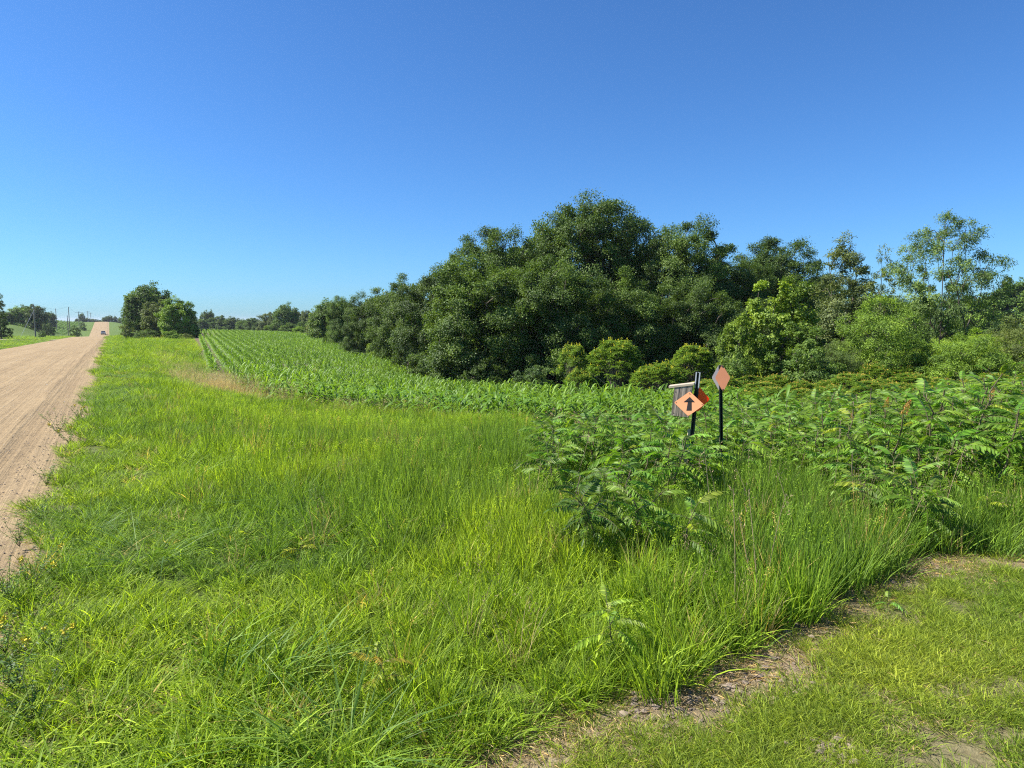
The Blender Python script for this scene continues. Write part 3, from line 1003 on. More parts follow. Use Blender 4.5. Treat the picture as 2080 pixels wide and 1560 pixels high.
T['bush1'] = grow(172, 2.0, 1.4, 40, 9000, .085, .055, .08, .95, .035, .3, .5, .3, 4, 4)
T['cone'] = grow(181, 9, 2.6, 70, 11000, .22, .10, .06, 1.0, .18, .6, .5, 0, 4, 1, .5, 'cone')
T['twiggy'] = grow(191, 5, 1.1, 50, 7000, .08, .05, .25, .99, .05, .3, .3, 0, 4, 1, .8, 'vase', upright=.25)


def place_tree(tp, px, d, top, wpx, col, name, label, cat='tree', group=None, rot=None, dz=0.0):
    tr, cr, H, R = T[tp]
    x_, zt = pz(px, top, d)
    z_ = Z1(x_, d) + dz
    h = max(.4, zt - z_) * 1.03; w = wpx * d / F
    sx = w / (2 * R * 1.02)
    e = thing(name, label, cat, (x_, d, z_), (0, 0, rot if rot is not None else random.uniform(0, 6.28)), (sx, sx, h / H), group)
    obj('trunk', tr, e)
    obj('crown', cr, e, color=col)
    return e


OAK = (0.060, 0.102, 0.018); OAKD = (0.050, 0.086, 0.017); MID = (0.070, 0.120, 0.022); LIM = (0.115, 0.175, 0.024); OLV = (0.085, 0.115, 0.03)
PALE = (0.095, 0.125, 0.048); BRT = (0.11, 0.18, 0.022)
for a in [
    ('oak0', 1195, 47, 392, 270, OAK, 'oak_tree', 'tallest oak of the wood, rising highest against the sky'),
    ('oak1', 1395, 45, 443, 215, OAK, 'oak_tree', 'second-tallest oak, just right of the tallest one, with sky gaps'),
    ('oak2', 1590, 50, 484, 230, OAKD, 'oak_tree', 'flat-topped dark oak behind the bright green maple'),
    ('oak2', 1010, 45, 462, 220, OAK, 'oak_tree', 'oak forming the left shoulder below the tallest oak'),
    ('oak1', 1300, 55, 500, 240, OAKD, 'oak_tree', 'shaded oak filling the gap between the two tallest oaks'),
    ('oak0', 1490, 46, 520, 180, OAK, 'oak_tree', 'oak with low limbs between the second-tallest and the flat-topped oak'),
    ('skirt0', 985, 38, 520, 280, OAK, 'oak_tree', 'broad oak with foliage down to the corn, at the wood front'),
    ('skirt1', 1135, 37, 528, 240, OAK, 'oak_tree', 'dense oak directly below the tallest oak at the wood front'),
    ('skirt2', 1275, 38.5, 545, 210, OAK, 'oak_tree', 'dense oak behind the largest round sumac'),
    ('skirt0', 1425, 39, 565, 190, OAKD, 'oak_tree', 'dark oak behind the birdhouse at the wood front'),
    ('skirt1', 880, 43, 540, 180, OAKD, 'oak_tree', 'dark rounded oak at the left end of the wood front'),
    ('skirt2', 815, 51, 557, 140, OAK, 'oak_tree', 'oak stepping down left of the wood front'),
    ('skirt0', 748, 58, 594, 115, OAKD, 'oak_tree', 'round very dark oak standing at the corn edge'),
    ('far1', 775, 66, 590, 110, OAK, 'oak_tree', 'oak crown showing behind the round very dark oak'),
    ('skirt1', 700, 76, 603, 85, MID, 'roadside_tree', 'mid green tree left of the round very dark oak'),
    ('far0', 665, 92, 607, 75, MID, 'roadside_tree', 'grey-green tree in the tree line right of the tall pointed one'),
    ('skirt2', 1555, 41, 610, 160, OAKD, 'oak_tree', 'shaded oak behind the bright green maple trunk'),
    ('far2', 1680, 60, 560, 150, OAKD, 'oak_tree', 'dark oak behind the pale poplar'),
    ('far3', 1790, 75, 592, 170, MID, 'wood_tree', 'mid green tree between the poplar and the thin open tree'),
    ('far0', 1090, 60, 470, 200, OAKD, 'oak_tree', 'oak crown half hidden behind the tallest oak'),
]:
    place_tree(*a[:7], a[7], 'tree', 'oaks of the wood' if a[6] == 'oak_tree' else None)

# shrubs at the foot of the wood
place_tree('bush0', 775, 54, 678, 60, LIM, 'bush', 'bright lime bush at the corn edge under the dark oaks', 'bush')
place_tree('bush1', 905, 36, 700, 110, OAKD, 'bush', 'dark low bush at the left foot of the wood front', 'bush')
place_tree('bush0', 1080, 33, 742, 75, (0.075, .125, .04), 'bush', 'pale green bush at the foot of the wood left of the sumacs', 'bush')
place_tree('bush1', 985, 34.5, 730, 90, OAKD, 'bush', 'dark bush beneath the broad oak', 'bush')
place_tree('bush0', 860, 38.5, 715, 70, OAK, 'bush', 'dark bush at the corner of corn and wood', 'bush')
# right hand group
place_tree('bright0', 1585, 27, 552, 165, LIM, 'maple_tree', 'bright lime green young maple right of the wood')
place_tree('bright1', 1502, 26, 635, 95, LIM, 'maple_tree', 'smaller lime green maple left of the bright young maple')
place_tree('bright1', 1615, 25, 655, 150, MID, 'maple_tree', 'darker green sapling in front of the bright young maple')
place_tree('bush1', 1500, 24, 715, 90, MID, 'bush', 'green bush behind the plain diamond sign', 'bush')
place_tree('bush0', 1660, 23, 705, 110, MID, 'bush', 'green bush at the foot of the darker sapling', 'bush')
place_tree('poplar', 1718, 30, 492, 125, PALE, 'poplar_tree', 'narrow grey-green poplar with silvery leaves')
place_tree('twiggy', 1797, 33, 512, 70, OLV, 'sapling', 'thin half-bare sapling between the poplar and the open tree')
place_tree('locust', 1925, 26, 446, 225, (0.085, .135, .034), 'locust_tree', 'open airy tree with visible trunk and feathery leaves at the right')
place_tree('willow0', 1790, 25, 600, 190, BRT, 'willow_shrub', 'big light green willow shrub left of the open airy tree', 'bush')
place_tree('willow1', 1985, 22, 665, 180, BRT, 'willow_shrub', 'light green willow shrub at the right under the airy tree', 'bush')
place_tree('willow1', 1880, 24, 690, 150, (0.08, .14, .026), 'willow_shrub', 'mid green willow shrub at the foot of the airy tree', 'bush')
place_tree('willow0', 2090, 23, 640, 150, OLV, 'willow_shrub', 'olive shrub cut off by the right edge of the picture', 'bush')
place_tree('willow0', 1700, 24, 690, 110, (0.085, .13, .03), 'willow_shrub', 'fine-leaved shrub below the grey-green poplar', 'bush')
for k, (px, d, top, w, c, lab) in enumerate([
        (2075, 150, 566, 130, MID, 'rounded tree on the far hill at the right edge'), (2010, 155, 596, 90, BRT, 'lighter tree on the far hill left of the rounded one'),
        (1950, 160, 600, 90, MID, 'dark tree on the far hill behind the airy tree'), (1880, 170, 606, 90, MID, 'tree on the far hill left of the airy tree trunk'),
        (1810, 175, 612, 80, OAK, 'leftmost visible tree of the far hill'), (2140, 150, 570, 120, MID, 'tree on the far hill beyond the right edge'),
        (2050, 120, 655, 60, OAKD, 'small dark tree below the far hill by the tan field')]):
    place_tree('far%d' % (k % 4), px, d, top, w, c, 'hill_tree', lab, 'tree', 'trees on the far hill')

# clump of trees between road and corn
place_tree('far1', 297, 112, 571, 92, MID, 'roadside_tree', 'tallest dark tree of the clump beside the road')
place_tree('far3', 272, 110, 590, 50, MID, 'roadside_tree', 'left tree of the roadside clump leaning to the road')
place_tree('far2', 322, 106, 606, 62, OLV, 'roadside_tree', 'olive tree in the middle of the roadside clump')
place_tree('far0', 357, 103, 602, 72, BRT, 'roadside_tree', 'bright green tree on the right of the roadside clump')
place_tree('far3', 385, 106, 640, 34, OAKD, 'roadside_tree', 'dark low tree at the right end of the roadside clump')
place_tree('bush0', 262, 104, 660, 34, OLV, 'bush', 'reddish-olive bush at the left foot of the roadside clump', 'bush')
place_tree('bush1', 300, 103, 668, 60, MID, 'bush', 'leafy bush under the tallest tree of the roadside clump', 'bush')
place_tree('bush0', 352, 96, 672, 40, BRT, 'bush', 'ragged bush in front of the bright tree of the clump', 'bush')
place_tree('bush1', 378, 92, 676, 26, OLV, 'bush', 'brownish bush at the corner of the corn', 'bush')

# far tree line behind the corn
for k, (px, d, top, w, c, lab) in enumerate([
        (416, 300, 629, 20, OAK, 'twin-topped far tree, left stem, behind the corn'), (428, 300, 629, 16, OAK, 'twin-topped far tree, right stem, behind the corn'),
        (408, 290, 645, 36, MID, 'low far tree at the left end of the tree line'), (446, 280, 639, 36, OAK, 'far tree right of the twin-topped pair'),
        (473, 270, 642, 34, OAKD, 'dark rounded far tree in the tree line'), (496, 265, 648, 34, MID, 'low far tree right of the dark rounded one'),
        (514, 255, 643, 34, OAK, 'pointed low far tree in the middle of the tree line'), (545, 215, 632, 40, PALE, 'pale grey-green far tree left of the tall one'),
        (578, 190, 613, 48, MID, 'tall pointed tree of the far tree line'), (600, 195, 626, 30, PALE, 'open pale tree touching the tall pointed one'),
        (623, 165, 625, 26, PALE, 'small light-topped tree standing above the tree line'), (628, 150, 650, 50, MID, 'low green tree under the light-topped one'),
        (560, 190, 655, 44, MID, 'low bushy tree at the foot of the pale far tree'), (590, 160, 655, 44, OAK, 'low dark bushy tree under the tall pointed one'),
        (648, 120, 625, 50, OLV, 'olive tree right of the light-topped one'), (685, 100, 640, 50, MID, 'low mid green tree in the tree line near the dark oak'),
        (612, 140, 662, 36, BRT, 'light green bush at the corn edge in the tree line'), (530, 240, 652, 34, OAKD, 'dark low far tree left of the pale one')]):
    place_tree('far%d' % ((k * 3 + 1) % 4), px, d, top, w * 1.12, c, 'distant_tree', lab, 'tree', 'trees in the far tree line')

# left of the road and on the horizon
place_tree('cone', -4, 105, 590, 40, OAKD, 'spruce_tree', 'dark tree cut off by the left edge of the picture')
place_tree('far0', 34, 225, 622, 46, BRT, 'distant_tree', 'light green tree of the group left of the road')
place_tree('far2', 72, 220, 616, 42, OAKD, 'distant_tree', 'darkest tree of the group left of the road, behind the nearest pole')
place_tree('far1', 52, 230, 618, 40, OAK, 'distant_tree', 'middle tree of the group left of the road')
place_tree('far3', 14, 215, 632, 30, MID, 'distant_tree', 'tree of the group left of the road closest to the picture edge')
place_tree('far1', 100, 330, 632, 26, OAK, 'distant_tree', 'tree on the slope behind the group left of the road')
place_tree('far2', 88, 330, 630, 24, OAKD, 'distant_tree', 'far tree beside the darkest tree left of the road')
place_tree('bush0', 98, 205, 656, 26, OAKD, 'bush', 'dark shrub right of the trees left of the road', 'bush')
place_tree('bush1', 151, 225, 660, 22, OAK, 'bush', 'shrub between the far poles left of the road', 'bush')
place_tree('bush0', 85, 140, 672, 13, MID, 'bush', 'small pale shrub beside the nearest pole', 'bush')
place_tree('bush1', 168, 330, 653, 13, OAKD, 'bush', 'dark low shrub on the far left slope', 'bush')
for k, (px, top, w) in enumerate([(166, 635, 11), (176, 645, 14), (190, 647, 16), (214, 643, 14), (222, 640, 15), (234, 641, 8), (243, 646, 12), (203, 649, 10), (156, 646, 9)]):
    place_tree('far%d' % (k % 4), px, 520 + k * 4, top, w * 1.15, OAK, 'horizon_tree', ['round tree left of the far poles on the horizon', 'low tree under the far poles on the horizon', 'low hedge tree left of the road crest',
               'dark tree just beyond the road crest', 'larger dark tree just beyond the road crest', 'slim tree right of the road crest', 'low tree between crest and roadside clump', 'tiny tree at the left of the road crest', 'faint low tree on the left horizon'][k], 'tree', 'trees on the horizon', dz=.0)


# ------------------------------------------------------------------ sumac
def frond_mesh(seed, Ln=0.40, pairs=10, ll=0.085, lw=0.021, droop=.55):
    g = np.random.default_rng(seed); mb = MB()
    K = 8
    t = np.linspace(0, 1, K)
    def cur(t):
        return np.stack([Ln * (t - .10 * t ** 3), 0.02 * np.sin(t * 3 + seed), Ln * (.10 * t - droop * t ** 2.2)], -1)
    tube(mb, cur(t), np.linspace(.0035, .0012, K), 4, .9, 1, False)
    pos = []; ax = []; nr = []; LL = []
    for k in range(pairs):
        f = .22 + .76 * k / pairs
        p = cur(np.array([f]))[0]; tg = unit(cur(np.array([f + .02]))[0] - cur(np.array([f - .02]))[0])
        sz = math.sin(math.pi * (.22 + .62 * (k + .5) / pairs)) ** .6
        for sgn in (-1, 1):
            a = unit(tg * .42 + np.array([0, sgn, 0]) * .9 + np.array([0, 0, -.28 + g.normal(0, .14)]))
            pos.append(p); ax.append(a); nr.append(unit(np.array([0, sgn * .25, 1]) + g.normal(0, .12, 3))); LL.append(ll * sz * g.uniform(.88, 1.1))
    p = cur(np.array([1.0]))[0]; tg = unit(p - cur(np.array([.95]))[0])
    pos.append(p); ax.append(tg); nr.append(np.array([0, 0, 1.0])); LL.append(ll * .8)
    pos, ax, nr, LL = np.array(pos), np.array(ax), np.array(nr), np.array(LL)
    n = len(pos); Kb = 4
    tt = np.linspace(0, 1, Kb)[None, :, None]
    sd = unit(np.cross(nr, ax))
    up = np.cross(ax, sd)
    cen = pos[:, None] + ax[:, None] * LL[:, None, None] * tt - np.array([0, 0, 1.0]) * (LL[:, None, None] * .22 * tt ** 2)
    hw = (LL / ll * lw / 1.0)[:, None] * np.array([.25, 1.0, .75, .03])[None] * .55
    ribbons(mb, cen, np.repeat(sd[:, None], Kb, 1), hw, -up[:, None] * (hw * .35)[..., None], g.uniform(.1, .9, n), 0)
    return mb.mesh('frond', [M_FROND, M_STEM])


FR = [frond_mesh(201, .42, 10, .098, .029, .50), frond_mesh(202, .38, 9, .094, .029, .75), frond_mesh(203, .44, 11, .096, .027, .30), frond_mesh(204, .32, 9, .084, .026, .60)]
PAN = []
for sd in (1, 2):
    g = np.random.default_rng(sd); mb = MB()
    n = 150
    zz = g.uniform(0, 1, n); an = g.uniform(0, 6.28, n); rr = .034 * (1 - zz * .8) * g.uniform(.3, 1, n) ** .5
    pos = np.stack([np.cos(an) * rr, np.sin(an) * rr, zz * .15], -1)
    leaves(mb, pos, unit(pos * [1, 1, .2] + g.normal(0, .01, (n, 3)) + [0, 0, .01]), unit(g.normal(0, 1, (n, 3))), .018, .012, g.uniform(0, 1, n))
    PAN.append(mb.mesh('panicle', M_FROND))


def stem_mesh(pts, r0, r1, mat):
    mb = MB(); tube(mb, pts, np.linspace(r0, r1, len(pts)), 6)
    return mb.mesh('stem', mat)


STEMS = {}
for k in range(4):
    g = np.random.default_rng(300 + k)
    b = np.cumsum(np.vstack([[0, 0], g.normal(0, .035, (6, 2))]), 0)
    pts = np.concatenate([b, np.linspace(-.06, 1.0, 7)[:, None]], 1)
    STEMS[k] = (stem_mesh(pts, .012, .005, M_STEM), pts)


def sumac(x_, y_, h, nf, label, group, col, yellow=0.0, low=.35, pan=False, fs=1.0, name='sumac_plant', seed=0, cat='shrub', nb=1):
    g = np.random.default_rng(seed + 5000)
    me, pts = STEMS[seed % 4]
    e = thing(name, label, cat, (x_, y_, Z1(x_, y_)), (0, 0, g.uniform(0, 6.28)), (1, 1, 1), group)
    for b_ in range(nb):
        if b_ == 0:
            bx, by, bz, bl, tilt, baz = 0, 0, 0, h, 0.0, 0.0
        else:
            f0 = g.uniform(.05, .3); bz = f0 * h; bx, by = 0, 0
            tilt = g.uniform(.25, .55); baz = b_ * 2.2 + g.normal(0, .3); bl = (h - bz) * g.uniform(.75, .95) / math.cos(tilt) * .9
        Rm = np.array((Matrix.Rotation(baz, 3, 'Z') @ Matrix.Rotation(tilt, 3, 'Y')))
        obj('stem' if b_ == 0 else 'branch', me, e, (bx, by, bz), (0, tilt, baz), (bl * 1.2, bl * 1.2, bl))
        for k in range(nf):
            f = min(1.0, low + (1 - low) * (k + .5) / nf)
            a = np.array([np.interp(f, np.linspace(-.06, 1, 7), pts[:, i_]) * bl * 1.2 for i_ in range(2)] + [f * bl])
            a = Rm @ a + np.array([bx, by, bz])
            az = k * 2.4 + g.normal(0, .25) + b_
            el = np.interp(f, [low, .8, 1], [.05, .35, .95]) + g.normal(0, .15)
            sc = fs * g.uniform(.7, 1.15) * np.interp(f, [low, .75, 1], [.85, 1.05, .75])
            if g.uniform() < yellow:
                c = (0.16, 0.20, 0.02) if yellow < .6 or g.uniform() < .65 else (0.24, 0.16, 0.03)
            else:
                kk = g.uniform(.7, 1.3); c = (col[0] * kk * g.uniform(.9, 1.3), col[1] * kk, col[2] * kk)
            obj('frond', FR[(k + seed) % 4], e, tuple(a), (g.normal(0, .28), -el, az), (sc, sc * g.uniform(.9, 1.1), sc), c)
    if pan:
        obj('panicle', PAN[seed % 2], e, (pts[-1, 0] * h * 1.2, pts[-1, 1] * h * 1.2, h), (g.normal(0, .2), g.normal(0, .2), 0), (.9, .9, g.uniform(.7, 1.0)), (0.24, 0.15, 0.05))
    return e


SG = (0.076, 0.155, 0.015)
k = 0
rs_ = random.Random(5)
cnt = 0
placed = []
while cnt < 235 and k < 40000:
    k += 1
    d = rs_.uniform(5.0, 15.5) if rs_.random() < .4 else rs_.uniform(5.0, 9.0)
    px = rs_.uniform(1090, 2200)
    front = np.interp(px, [1080, 1150, 1300, 1400, 1480, 1620, 1750, 1900, 2200], [8.0, 5.5, 5.1, 5.3, 6.7, 7.0, 5.8, 5.8, 5.5])
    back = np.interp(px, [1130, 1400, 1700, 2200], [11.5, 13, 15.5, 15.5])
    if d < front or d > back: continue
    x_ = (px - 1040) / F * d
    if any((x_ - a) ** 2 + (d - b) ** 2 < (.33 if px > 1450 else (.50 if d < 7.6 else .38)) ** 2 for a, b in placed): continue
    if abs(px - 1402) < 30 and d < 7.5 or abs(px - 1466) < 22 and d < 7.3: continue
    placed.append((x_, d))
    topy = np.interp(px, [1130, 1300, 1500, 1700, 1900, 2000, 2200], [868, 850, 828, 808, 790, 772, 762]) + rs_.gauss(6, 13) + 75 * max(0, 1 - (d - front) / 1.3)
    h = pz(px, topy, d)[1] - Z1(x_, d) - .04
    h = float(np.clip(h, .5, 1.6))
    sumac(x_, d, h, rs_.choice([13, 14, 15]), 'waist-high green sumac with drooping feathery fronds in the thicket around the posts', 'sumac thicket around the posts', SG, .02, .25, px > 1650 and rs_.random() < .07, rs_.uniform(.66, .94), 'sumac_plant', k, 'shrub', 2)
    cnt += 1
for a in [
    (1265, 1352, 1200, 12, 'single bright sumac seedling in the foreground grass by the path', (0.12, .21, .022), .12, .62),
    (778, 1420, 1290, 8, 'small sumac seedling with yellow and reddish leaves, left foreground', (0.20, .19, .02), .75, .48),
    (1190, 1140, 950, 13, 'dark shaded sumac standing left of the posts', (0.045, .094, .014), .02, .95),  # its shade is put into the darker frond colour
    (1375, 1160, 1010, 12, 'sumac with yellow-green top fronds below the arrow sign', (0.075, .145, .018), .2, .85),
    (1290, 1130, 940, 11, 'sumac between the dark shaded one and the arrow post', SG, .05, .95),
    (1860, 1110, 950, 14, 'broad sumac hanging over the mown path', (0.075, .145, .018), .12, .95),
    (1745, 1075, 915, 12, 'sumac with one pale upright frond left of the broad one', (0.075, .145, .018), .12, .95),
    (2000, 1090, 985, 7, 'sparse sumac at the right by the path with yellow-green fronds', (0.12, .19, .025), .35, .6),
    (500, 1110, 1075, 5, 'tiny lime seedling in the verge, left of its twin', (0.20, .24, .02), .5, .7),
    (610, 1135, 1098, 5, 'tiny lime seedling in the verge, right of its twin', (0.18, .23, .02), .4, .7),
    (960, 915, 870, 7, 'lone sumac seedling in the middle of the verge before the corn', (0.11, .18, .024), .2, .9),
    (1800, 1245, 1215, 4, 'tiny twig with few green leaves at the path edge', (0.10, .19, .025), .0, .35),
    (1050, 890, 845, 8, 'small sumac at the left end of the thicket', SG, .1, .95),
    (1130, 960, 895, 9, 'sumac leaning at the left front of the thicket', SG, .1, 1.0),
]:
    px, py, top, nf, lab, col, ye, fs = a
    gx, gy = G(px, py, 40)
    h = max(.08, pz(px, top, gy)[1] - Z1(gx, gy) - .06)
    big = h > .45
    sumac(gx, gy, h, int(nf * (1.1 if big else 1.5)), lab, None, col, ye * .6 if big else ye, .16, False, fs * .72, 'sumac_plant', px, 'shrub', 3 if big else 1)


# round flowering sumacs in front of the wood, and the band behind the thicket
def dome_sumac(seed, H=2.6, R=1.5, n_ros=230, lean=0.0, open_low=.45):
    g = np.random.default_rng(seed)
    tb, cb, fb = MB(), MB(), MB()
    an = g.uniform(0, 6.28, n_ros); q = g.uniform(0, 1, n_ros) ** .5
    rr = q * R
    prof = H * (open_low + (1 - open_low) * np.sqrt(np.clip(1 - q ** 3.4, 0, 1)))
    c = np.stack([np.cos(an) * rr, np.sin(an) * rr, prof - g.uniform(0, 1, n_ros) ** 2 * .3 + .12 * (g.uniform(0, 1, n_ros) - .5)], -1)
    c[:, 2] += .55 * (vnoise(c[:, 0], c[:, 1], .55, seed) - .5) * H / 2.4 + g.normal(0, .07, n_ros)
    c[:, :2] *= (1 + .35 * (vnoise(an * 1.3 + 7, an * 0, 1.0, seed + 3) - .5))[:, None]
    for p in c:
        nf = 11
        a = np.arange(nf) * 2.4 + g.uniform(0, 6)
        el = g.uniform(-.35, .75, nf)
        ax = unit(np.stack([np.cos(a) * np.cos(el), np.sin(a) * np.cos(el), np.sin(el)], -1))
        # each frond: row of leaflets
        for dr in ax:
            sd = unit(np.cross(dr, [0, 0, 1.0]) + 1e-6)
            m_ = 5
            f = np.linspace(.25, 1, m_)
            base = p + dr * (f * .25)[:, None] - np.array([0, 0, 1.0]) * (.10 * f ** 2)[:, None]
            pos = np.repeat(base, 2, 0); sg = np.tile([-1, 1], m_)[:, None]
            la = unit(dr * .5 + sd * sg * .8 - np.array([0, 0, .25]) + g.normal(0, .1, (2 * m_, 3)))
            leaves(cb, pos, la, unit(np.array([0, 0, 1.0]) + g.normal(0, .25, (2 * m_, 3))), .105, .038, g.uniform(0, 1, 2 * m_))
        if g.uniform() < .65:
            n = 10
            pos = p + np.array([0, 0, .05]) + np.stack([g.normal(0, .02, n), g.normal(0, .02, n), g.uniform(0, .15, n)], -1)
            leaves(fb, pos, unit(g.normal(0, .5, (n, 3)) + [0, 0, .6]), unit(g.normal(0, 1, (n, 3))), .055, .038, g.uniform(0, 1, n))
    ns2 = 70
    pick = g.choice(n_ros, ns2, replace=False)
    for k in pick:
        e = c[k] - [0, 0, .05]
        b = np.array([g.normal(0, .16), g.normal(0, .16), -.1])
        f = np.linspace(0, 1, 6)[:, None]
        pts = b + (e - b) * np.concatenate([f ** 1.35, f ** 1.35, f ** .85], 1) + np.concatenate([g.normal(0, .03, (6, 2)), np.zeros((6, 1))], 1)
        tube(tb, pts, np.linspace(.026, .009, 6), 4)
    return tb.mesh('stems', M_TWIG), cb.mesh('crown', M_LEAF), fb.mesh('flower_cluster', M_FROND), H, R


DS_T = [dome_sumac(401, 2.6, 1.5, 230, 0, .52), dome_sumac(402, 2.4, 1.4, 170, 0, .5), dome_sumac(403, 2.0, 1.35, 180, 0, .3)]


def place_dome(k, px, d, top, wpx, label, col, fcol, group):
    st, cr, fl, H, R = DS_T[k]
    x_, zt = pz(px, top, d)
    z_ = Z1(x_, d); h = max(.5, zt - z_); w = wpx * d / F
    sx = w / (2 * R + .4)
    e = thing('sumac_shrub', label, 'shrub', (x_, d, z_), (0, 0, random.uniform(0, 6.28)), (sx, sx, h / (H + .15)), group)
    obj('stems', st, e)['kind'] = 'stuff'
    obj('crown', cr, e, color=col)
    o = obj('flower_cluster', fl, e, color=fcol); o['kind'] = 'stuff'


YS = (0.100, 0.170, 0.018); YF = (0.34, 0.33, 0.04); OF = (0.36, 0.28, 0.06)
for a in [(0, 1251, 28, 698, 125, 'largest round sumac with yellow-green top and bare grey stems'), (1, 1166, 29, 703, 78, 'sumac with bare grey branches left of the largest round one'),
          (2, 1178, 26, 752, 66, 'small round sumac in front of the branching one, touching the corn'), (2, 1338, 26.5, 738, 112, 'round sumac right of and below the largest one'),
          (0, 1408, 28, 708, 105, 'tall round sumac directly behind the birdhouse'), (2, 1270, 24, 786, 80, 'low sumac just above the corn below the largest round one'),
          (1, 1310, 30, 752, 70, 'shaded sumac between the largest and the lower right one')]:
    place_dome(*a, YS, YF, 'round flowering sumacs before the wood')
rs2 = random.Random(9)
k = 0
for row, (d0, topy, step) in enumerate([(23.5, 758, 62), (20.5, 772, 60), (18, 786, 64)]):
    px = 1450 + row * 25
    while px < 2150:
        lift = np.interp(px, [1450, 1650, 1800, 1900, 2150], [8, 6, -12, 0, -8])
        place_dome(k % 3, px + rs2.gauss(0, 6), d0 + rs2.gauss(0, .5), topy + lift + rs2.gauss(0, 6), 92 + rs2.gauss(0, 10), 'sumac with orange-yellow flower spikes in the band behind the thicket', YS, OF, 'flowering sumac band behind the thicket')
        px += step + rs2.gauss(0, 6); k += 1


# ------------------------------------------------------------------ corn
def corn_leaf(seed, mat):
    g = np.random.default_rng(seed); mb = MB()
    K = 8; t = np.linspace(0, 1, K)
    Ln = g.uniform(.42, .56); rise = g.uniform(.55, .95); dr = g.uniform(.75, 1.25)
    cen = np.stack([Ln * (t * .85), .03 * np.sin(t * 4 + seed) * t, Ln * (rise * t - dr * t ** 2.1)], -1)[None]
    tw = .25 * np.sin(t * 5 + seed)
    side = np.stack([0 * t, np.cos(tw), np.sin(tw)], -1)[None]
    hw = (np.interp(t, [0, .15, .45, .8, 1], [.4, .8, 1, .6, .03]) * .030)[None]
    fold = np.stack([0 * t, 0 * t, -np.interp(t, [0, .4, 1], [.016, .010, 0])], -1)[None]
    ribbons(mb, cen, side, hw, fold, g.uniform(.2, .8), 0)
    return mb.mesh('leaf', mat)


CL = [corn_leaf(500 + k, M_CORN) for k in range(5)]
mbs = MB(); tube(mbs, [(0, 0, -.05), (0, 0, .2), (.005, 0, .42)], [.014, .012, .006], 6)
CSTALK = mbs.mesh('stalk', plain_material('corn_stalk', (0.11, 0.17, 0.05), .6, 0, .2, 10))


def corn_whole(seed):
    g = np.random.default_rng(seed); mb = MB()
    tube(mb, [(0, 0, -.05), (0, 0, .2), (.005, 0, .42)], [.014, .012, .006], 5, .4)
    K = 6; t = np.linspace(0, 1, K)
    a0 = g.uniform(0, 3.14)
    for k in range(8):
        f = k / 7
        Ln = np.interp(f, [0, .4, 1], [.34, .55, .42]) * g.uniform(.9, 1.1); rise = np.interp(f, [0, 1], [.5, 1.25]); dr = np.interp(f, [0, 1], [1.15, .75]) * g.uniform(.8, 1.2)
        az = a0 + (k % 2) * np.pi + g.normal(0, .3)
        c3 = np.stack([Ln * t * .85, .03 * np.sin(t * 4 + k) * t, Ln * (rise * t - dr * t ** 2.1)], -1)
        Rm = np.array([[np.cos(az), -np.sin(az), 0], [np.sin(az), np.cos(az), 0], [0, 0, 1]])
        tw = .35 * np.sin(t * 5 + k * 1.7)
        side = np.stack([0 * t, np.cos(tw), np.sin(tw)], -1)
        hw = np.interp(t, [0, .15, .45, .8, 1], [.4, .8, 1, .6, .03]) * .030
        fold = np.stack([0 * t, 0 * t, -np.interp(t, [0, .4, 1], [.016, .010, 0])], -1)
        ribbons(mb, (c3 @ Rm.T + [0, 0, .06 + .34 * f])[None], (side @ Rm.T)[None], hw[None], fold[None], g.uniform(.1, .9), 0)
    return mb.mesh('corn', M_CORN_I)


CWH = hidden_collection('corn_mix', [corn_whole(600 + k) for k in range(6)])
# headland rows follow the front edge, the main rows run uphill
front = CORN[:len(_cf)]
cpts = []
HEAD = 7
fx = np.linspace(front[0, 0], front[-1, 0], 4000)
fy = np.interp(fx, front[:, 0], front[:, 1])
arc = np.concatenate([[0], np.cumsum(np.hypot(np.diff(fx), np.diff(fy)))])
for row in range(HEAD):
    sarr = np.arange(0, arc[-1], .19)
    bx = np.interp(sarr, arc, fx) + RNG.normal(0, .03, len(sarr)) + row * .05
    by = np.interp(sarr, arc, fy) + .25 + row * .76 + RNG.normal(0, .04, len(sarr))
    cpts.append(np.stack([bx, by, np.full(len(bx), row)], -1))
rd = unit(np.array([(397 - 1040) / F, 1.0])); rp = np.array([rd[1], -rd[0]])
c0 = np.array(_cl[0])
for rw in np.arange(0.3, 62, .76):
    al = np.arange(-40, 190, .2)
    pts = c0 + rd * al[:, None] + rp * rw + RNG.normal(0, .025, (len(al), 2))
    hb = np.interp(pts[:, 0], front[:, 0], front[:, 1]) + .25 + HEAD * .76
    pts = pts[pts[:, 1] > hb]
    dist = np.hypot(pts[:, 0], pts[:, 1])
    pts = pts[(RNG.uniform(0, 1, len(pts)) < np.interp(dist, [40, 120], [1, .8]))]
    cpts.append(np.concatenate([pts, np.full((len(pts), 1), 99)], 1))
cp = np.concatenate(cpts)
cp = cp[inpoly(cp[:, 0], cp[:, 1], CORN)]
gap = np.zeros(len(cp), bool)
for px, py, rx_, ry_ in [(590, 756, .6, 2.0), (612, 722, .5, 3.5), (628, 752, .5, 1.2), (640, 762, .5, 1.2), (410, 715, .3, 10)]:
    gx, gy = G(px, py, 90)
    dd = cp[:, :2] - [gx, gy]
    gap |= ((dd @ rp) / rx_) ** 2 + ((dd @ rd) / ry_) ** 2 < 1
gap |= (RNG.uniform(0, 1, len(cp)) < .05)
cp = cp[~gap]
pxs = 1040 + cp[:, 0] / cp[:, 1] * F
vis = (pxs > 380) & (pxs < 1640)
dist = np.hypot(cp[:, 0], cp[:, 1])
ordr = np.argsort(dist + np.where(vis, 0, 1e3) + np.where(cp[:, 2] < 4, 0, 1e3))
